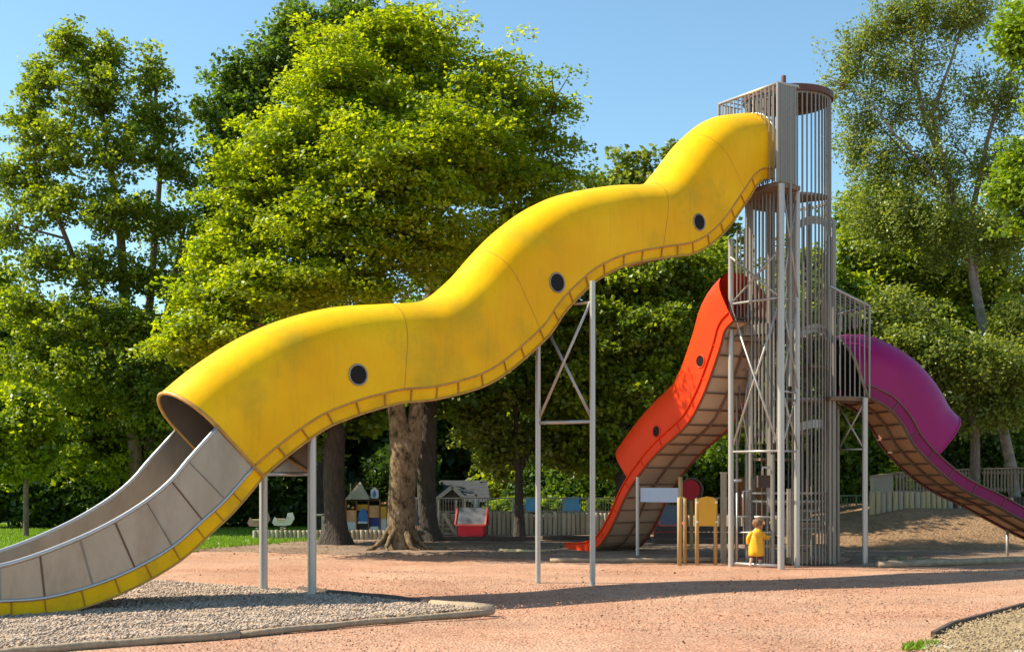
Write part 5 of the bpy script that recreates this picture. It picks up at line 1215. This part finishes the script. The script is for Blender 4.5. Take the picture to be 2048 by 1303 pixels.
tree('wispy_tree', 'wispy olive topped tree showing above the dip in the yellow slide', YT,
 [[(1330, 1060, YT, 10), (1330, 600, YT, 8), (1320, 400, YT, 5), (1300, 330, YT, 2)], [(1330, 480, YT, 5), (1350, 380, YT, 3), (1335, 290, YT, 1.5)], [(1325, 470, YT, 5), (1250, 400, YT, 3), (1235, 330, YT, 1.5)]],
 [(1265, 320, 0, 45, 22, .5), (1300, 345, 0, 55, 30, .6), (1335, 310, 0, 22, 35, .4), (1230, 360, 0, 45, 28, .5), (1290, 380, 0, 90, 40, 1), (1210, 400, 0, 70, 50, 1), (1340, 420, 0, 110, 70, 1.2), (1180, 470, 0, 100, 70, 1.2), (1400, 500, 0, 100, 90, 1.2), (1270, 500, .3, 120, 80, 1.2)],
 .13, int(30000 * Q_), LM['birch'], 'bark', (.35, .3), 40, 12, shell=1.8)
# right-hand trees
YR = 34.5
tree('birch_tree', 'tall grey green birch with leaning pale trunk at the right', YR,
 [[(2034, 1005, YR, 12.2), (2022, 930, YR, 10.8), (2005, 850, YR, 9.4), (1985, 760, YR, 8.6), (1965, 640, YR, 7.9), (1950, 560, YR, 7.2)],
  [(1985, 760, YR, 7.2), (1930, 480, YR, 7.2), (1895, 350, YR, 6.5), (1850, 240, YR, 5.0), (1830, 150, YR, 3.6), (1825, 70, YR, 2.2)],
  [(1905, 380, YR, 5.0), (1862, 230, YR, 3.6), (1900, 130, YR, 2.9), (1925, 50, YR, 2.2)],
  [(1950, 560, YR + .4, 6.5), (1945, 420, YR + .4, 5.8), (1975, 280, YR + .4, 4.3), (2010, 160, YR + .4, 2.9), (2050, 90, YR + .4, 1.4)],
  [(1930, 450, YR, 4.3), (1850, 330, YR - .3, 3.6), (1790, 270, YR - .4, 2.9), (1740, 200, YR - .4, 1.4)],
  [(1900, 400, YR, 2.9), (1820, 320, YR, 2.2), (1760, 250, YR, 1.4)]],
 [(1790, 40, 0, 78, 50, .55), (1850, 20, 0, 78, 50, .6), (1910, 40, 0, 65, 50, .5), (1950, 10, 0, 58, 37, .5), (1740, 70, 0, 58, 43, .45), (1700, 110, 0, 58, 50, .4), (1760, 140, 0, 78, 56, .35), (1840, 130, 0, 78, 62, .35), (1690, 180, 0, 52, 43, .35), (1730, 230, 0, 65, 56, .35), (1800, 230, 0, 65, 56, .35), (1880, 220, 0, 78, 68, .3), (1960, 180, .3, 65, 75, .3), (2020, 200, .4, 65, 75, .4),
  (1770, 320, 0, 78, 56, .5), (1850, 340, 0, 91, 62, .45), (1930, 330, .2, 78, 62, .35), (2010, 330, .4, 65, 75, .5), (1710, 300, .2, 52, 62, .35), (1820, 430, -.3, 117, 75, .7), (1920, 470, 0, 104, 75, .6), (2010, 470, .3, 78, 75, .6), (1760, 430, .2, 78, 62, .6)],
 .055, int(76000 * Q_), LM['birch'], 'birch', (.24, .34), 40, 22, base_z=.7, shell=1.9, limb_r=.03)
YU = 38
tree('leafy_tree', 'dense mid green tree filling the space behind the tower on the right', YU,
 [[(1860, 1020, YU, 16), (1860, 800, YU, 13), (1830, 600, YU, 9), (1790, 450, YU, 5)], [(1860, 800, YU, 10), (1920, 600, YU, 7), (1950, 480, YU, 4)]],
 [(1760, 440, 0, 70, 60, .8), (1710, 520, 0, 60, 70, .9), (1800, 520, -.4, 100, 70), (1900, 560, -.6, 100, 70), (2000, 580, 0, 90, 80), (1720, 620, 0, 80, 70), (1820, 640, -.6, 110, 70), (1930, 680, -.8, 110, 70), (2030, 700, 0, 80, 80), (1760, 380, .3, 50, 50, .5), (1700, 420, .4, 45, 50, .5), (1870, 450, .3, 90, 60, .7), (1980, 460, .3, 80, 70, .7)],
 .095, int(70000 * Q_), LM['mid'], 'barkdark', (.42, .2), 55, 14, base_z=.9, shell=2.2)
YV = 33
tree('leafy_tree', 'lower olive green tree hanging over the purple slide', YV,
 [[(1950, 1010, YV, 11), (1950, 850, YV, 9), (1900, 700, YV, 6), (1860, 620, YV, 3)], [(1950, 850, YV, 7), (2020, 700, YV, 4)]],
 [(1780, 700, 0, 70, 45, .8), (1860, 690, -.5, 80, 50), (1960, 720, -.6, 90, 50), (2040, 740, 0, 60, 50), (1900, 770, 0, 80, 40, .8), (1990, 810, 0, 80, 45, .9), (1780, 620, .4, 80, 50, .7), (2030, 640, .3, 60, 50, .8), (1740, 780, .3, 50, 40, .7), (1700, 720, .3, 40, 50, .7)],
 .075, int(46000 * Q_), LM['birch'], 'bark', (.36, .3), 50, 12, base_z=.7, shell=2.0)
tree('leafy_tree', 'mid green tree standing directly behind the tower bars', 34.0,
 [[(1600, 1060, 34, 10), (1600, 850, 34, 8), (1590, 650, 34, 5)]],
 [(1500, 640, 0, 70, 60), (1590, 620, -.4, 80, 60), (1670, 700, 0, 70, 60), (1540, 740, -.3, 80, 50), (1640, 800, -.3, 80, 45), (1700, 600, .3, 50, 60, .8), (1480, 830, .3, 60, 50, .7), (1600, 540, .4, 80, 60, .8)],
 .115, int(26000 * Q_), LM['mid'], 'barkdark', (.42, .16), 48, 12)
YM = 21.0
tree('maple_tree', 'bright leafed maple boughs reaching in at the top right corner', YM,
 [[(2320, 1150, YM, 30), (2310, 800, YM, 26), (2290, 500, YM, 20), (2250, 200, YM, 12)], [(2295, 520, YM, 12), (2180, 420, YM, 8), (2060, 380, YM, 3)], [(2270, 300, YM, 9), (2150, 150, YM, 6), (2030, 60, YM, 2)]],
 [(2030, 50, 0, 50, 40, .9), (2055, 100, 0, 35, 40, .9), (2110, 60, 0, 80, 70), (2045, 300, 0, 40, 35, .8), (2030, 380, 0, 45, 35, .8), (2100, 350, 0, 80, 70), (2180, 200, 0, 100, 120, .8), (2040, 440, 0, 40, 30, .5), (2240, 380, 0, 110, 110, .8), (2240, 60, 0, 110, 90, .7)],
 .065, int(50000 * Q_), LM['yel'], 'bark', (.32, .12), 50, 14)
YS2 = 4005. / (1076 - 953)
tree('young_tree', 'young staked tree with a thin pale stem on the lawn at the left edge', YS2,
 [[(52, 1078, YS2, 6), (52, 960, YS2, 5), (48, 850, YS2, 3), (40, 790, YS2, 1.5)]],
 [(30, 860, 0, 60, 50), (70, 840, 0, 50, 45), (20, 920, 0, 50, 40), (50, 800, 0, 45, 30, .8), (-20, 870, 0, 50, 60), (80, 900, 0, 35, 35, .7), (50, 940, 0, 45, 22, .6)],
 .10, int(12000 * Q_), LM['lime'], 'bark', (.28, .2), 40, 8, limb_r=.025)
# middle ground trees and shrubs forming the dark wood behind
bgt = [(-40, 40, 90, 640, 'deep green tree beyond the lawn at the far left'), (110, 41, 100, 760, 'dark round tree beyond the lawn behind the steel chute'), (230, 39, 110, 840, 'dark tree right behind the steel chute'), (400, 40, 110, 800, 'dark tree above the mouth of the yellow slide'),
       (520, 42, 100, 860, 'dark tree beyond the low palisade'), (930, 47, 130, 800, 'dark tree rising behind the far house'), (1080, 44, 120, 840, 'dark tree behind the terrace'), (1350, 43, 120, 820, 'dark tree behind the orange slide'), (1500, 42, 120, 760, 'dark tree directly behind the tower'), (1640, 42, 110, 700, 'dark tree just right of the tower'), (1720, 43, 110, 850, 'shadowy tree behind the green railing'), (1860, 44, 130, 860, 'shadowy tree behind the bank fence'), (2010, 43, 120, 850, 'shadowy tree behind the birch trunk')]
for i, (px, Yb, rx, py, lab) in enumerate(bgt):
    tree('shade_tree', lab, Yb, [[(px, 1045, Yb, 9), (px + 5, py + 60, Yb, 7), (px, py - 20, Yb, 4)]],
         [(px - rx * .4, py, 0, rx * .7, 65), (px + rx * .45, py + 10, 0, rx * .7, 65), (px, py - 75, 0, rx * .8, 70), (px, py + 70, -.8, rx * .9, 60), (px - rx * .5, py + 110, -1, rx * .6, 45), (px + rx * .5, py + 115, -1, rx * .6, 45)],
         .15, int(14000 * Q_), LM['dark'] if i % 2 else LM['mid'], 'barkdark', (.6, .35), 40, 6, shell=2.2)
# left mid-height foliage below the open tree
tree('leafy_tree', 'low spreading green tree hanging above the steel chute', 36.5,
 [[(236, 1070, 36.5, 11), (240, 900, 36.5, 9), (230, 800, 36.5, 6)], [(238, 950, 36.5, 6), (330, 850, 36.5, 4)]],
 [(130, 840, 0, 80, 45), (220, 850, -.5, 90, 45), (310, 830, -.6, 80, 50), (160, 900, -.3, 80, 35, .8), (260, 920, -.5, 70, 35, .8), (330, 890, 0, 60, 35, .8), (90, 780, 0, 80, 50), (200, 780, .3, 100, 50), (350, 760, .3, 80, 60), (240, 960, 0, 50, 25, .5)],
 .095, int(40000 * Q_), LM['mid'], 'barkdark', (.4, .18), 50, 10)
def shrub(px, Y, rx, h, mat, label, n=5000, z0=0):
    b0 = onz(px, Y, z0); t = thing('shrub', label, 'shrub', tuple(b0), 'shrubs along the edge of the wood'); a = rx * Y / F
    mb = MB()
    for k in range(7): limb(mb, b0, b0 + Vector((random.uniform(-a, a) * .7, random.uniform(-.4, .4), h * random.uniform(.5, .9))), .03, .008, 4)
    mb.build('stems', M['barkdark'], t)
    d = RG.normal(size=(n, 3)); d /= np.linalg.norm(d, axis=1)[:, None]; r = RG.random(n) ** (1 / 2.6)
    lump = 1 + .18 * np.sin(d[:, 0] * 7 + px) * np.cos(d[:, 2] * 6 + px)
    c = d * (r * lump)[:, None] * np.array([a, a * .6, h * .55]) + np.array(b0) + np.array([0, 0, h * .5])
    c[:, 2] = np.maximum(c[:, 2], z0)
    leaves_mesh('foliage', c, np.array([0, 0, .8]), .13, .2 + .7 * RG.random(n), mat, t)
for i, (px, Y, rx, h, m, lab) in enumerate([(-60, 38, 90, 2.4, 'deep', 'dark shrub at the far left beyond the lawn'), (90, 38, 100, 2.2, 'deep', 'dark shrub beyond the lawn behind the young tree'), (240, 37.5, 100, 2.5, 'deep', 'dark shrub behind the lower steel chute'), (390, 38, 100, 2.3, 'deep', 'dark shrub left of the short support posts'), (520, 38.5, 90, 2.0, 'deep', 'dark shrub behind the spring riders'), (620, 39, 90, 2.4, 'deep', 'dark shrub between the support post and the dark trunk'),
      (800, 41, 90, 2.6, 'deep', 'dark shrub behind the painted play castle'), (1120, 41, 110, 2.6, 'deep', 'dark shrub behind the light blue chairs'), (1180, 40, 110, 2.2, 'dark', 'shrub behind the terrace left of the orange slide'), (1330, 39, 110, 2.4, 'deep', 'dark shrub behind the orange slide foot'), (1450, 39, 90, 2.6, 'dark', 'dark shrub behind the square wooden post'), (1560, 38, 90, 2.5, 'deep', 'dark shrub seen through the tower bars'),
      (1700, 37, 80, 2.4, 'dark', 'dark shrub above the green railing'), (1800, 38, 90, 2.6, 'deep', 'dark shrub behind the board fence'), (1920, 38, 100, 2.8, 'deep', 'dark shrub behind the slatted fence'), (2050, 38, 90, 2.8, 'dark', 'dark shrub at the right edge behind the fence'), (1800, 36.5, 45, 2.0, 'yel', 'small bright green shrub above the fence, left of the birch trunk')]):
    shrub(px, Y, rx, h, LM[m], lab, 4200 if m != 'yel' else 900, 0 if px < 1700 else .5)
# green plants behind the terrace railing
for px, lab in ((1100, 'low yellow green plants behind the railing between the slim tree and the tall posts'), (1215, 'low yellow green plants behind the railing left of the orange slide'), (1020, 'low yellow green plants behind the railing right of the red playhouse')):
    shrub(px, 38.6, 30 if px == 1010 else 55, .55, LM['mid'] if px == 1215 else LM['yel'], lab, 1600, .40)
# far wood on the hillside
n = 60000; xs = RG.uniform(-26, 26, n); yb = RG.uniform(44, 52, n)
zz = RG.random(n) ** .8 * (7.5 + 1.6 * np.sin(xs * .5) + 1.2 * np.sin(xs * 1.3 + 1)); cc = np.stack([xs, yb - 1.2 * np.sin(xs * 1.9) * np.cos(zz * 1.4), zz], 1)
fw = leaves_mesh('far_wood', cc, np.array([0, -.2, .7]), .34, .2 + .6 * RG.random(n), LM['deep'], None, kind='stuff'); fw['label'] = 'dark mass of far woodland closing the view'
# grass on the lawn
def tufts(name, poly, n, h, label, z=.02):
    pts = []; xs = [p[0] for p in poly]; ys = [p[1] for p in poly]
    while len(pts) < n:
        x, y = random.uniform(min(xs), max(xs)), random.uniform(min(ys), max(ys))
        if inpoly(poly, x, y): pts.append((x, y))
    P = np.array(pts); a = RG.random(n) * 6.28; hh = h * (.6 + .8 * RG.random(n)); w = .012 + .01 * RG.random(n)
    dx = np.cos(a) * w; dy = np.sin(a) * w; lx = RG.normal(size=n) * hh * .35; ly = RG.normal(size=n) * hh * .35
    V = np.stack([np.stack([P[:, 0] - dx, P[:, 1] - dy, np.full(n, z)], 1), np.stack([P[:, 0] + dx, P[:, 1] + dy, np.full(n, z)], 1), np.stack([P[:, 0] + lx, P[:, 1] + ly, z + hh], 1)], 1)
    me = bpy.data.meshes.new(name); me.vertices.add(n * 3); me.vertices.foreach_set('co', V.reshape(-1)); me.loops.add(n * 3); me.loops.foreach_set('vertex_index', np.arange(n * 3, dtype=np.int32))
    me.polygons.add(n); me.polygons.foreach_set('loop_start', np.arange(0, n * 3, 3, dtype=np.int32)); me.update(calc_edges=True)
    at_ = me.attributes.new('tint', 'FLOAT', 'FACE'); at_.data.foreach_set('value', RG.random(n).astype(np.float32)); me.materials.append(LM['grass'])
    o = bpy.data.objects.new(name, me); link(o); o['kind'] = 'stuff'; o['label'] = label; return o
tufts('grass', G((-100, 1106), (380, 1101), (520, 1091), (640, 1082), (700, 1076), (700, 1058), (-100, 1050)), 60000, .07, 'short green lawn grass behind the slide posts')
tufts('grass_tuft', G((1803, 1300), (1875, 1298), (1878, 1287), (1850, 1284), (1810, 1288)), 160, .05, 'small tuft of grass at the bottom right edge', 0)
# fallen leaves and twigs
def litter(name, poly, n, size, label, mat, z=.012):
    pts = []; xs = [p[0] for p in poly]; ys = [p[1] for p in poly]
    while len(pts) < n:
        x, y = random.uniform(min(xs), max(xs)), random.uniform(min(ys), max(ys))
        if inpoly(poly, x, y) and vnoise(x * .6, y * .8) > random.uniform(-1, 1): pts.append((x, y, z + random.random() * .01))
    o = leaves_mesh(name, np.array(pts), np.array([0, 0, 2.2]), size, RG.random(n), mat, None, kind='stuff', jit=.6); o['label'] = label; return o
LM['brown'] = leafmat('fallen_leaf_brown', (0.07, 0.035, 0.015), (0.28, 0.16, 0.06), .1, (1, 1, 1))
litter('fallen_leaves', G((300, 1290), (1780, 1290), (2048, 1200), (2048, 1135), (1400, 1135), (300, 1150)), 160, .04, 'scattered brown leaves on the red gravel', LM['brown'])
litter('fallen_leaves', G((250, 1120), (1700, 1125), (1750, 1080), (700, 1072), (250, 1085)), 1300, .045, 'brown leaf litter on the shaded soil under the trees', LM['brown'], .04)
print('leaves', TOTAL[0], 'objects', len(bpy.data.objects))
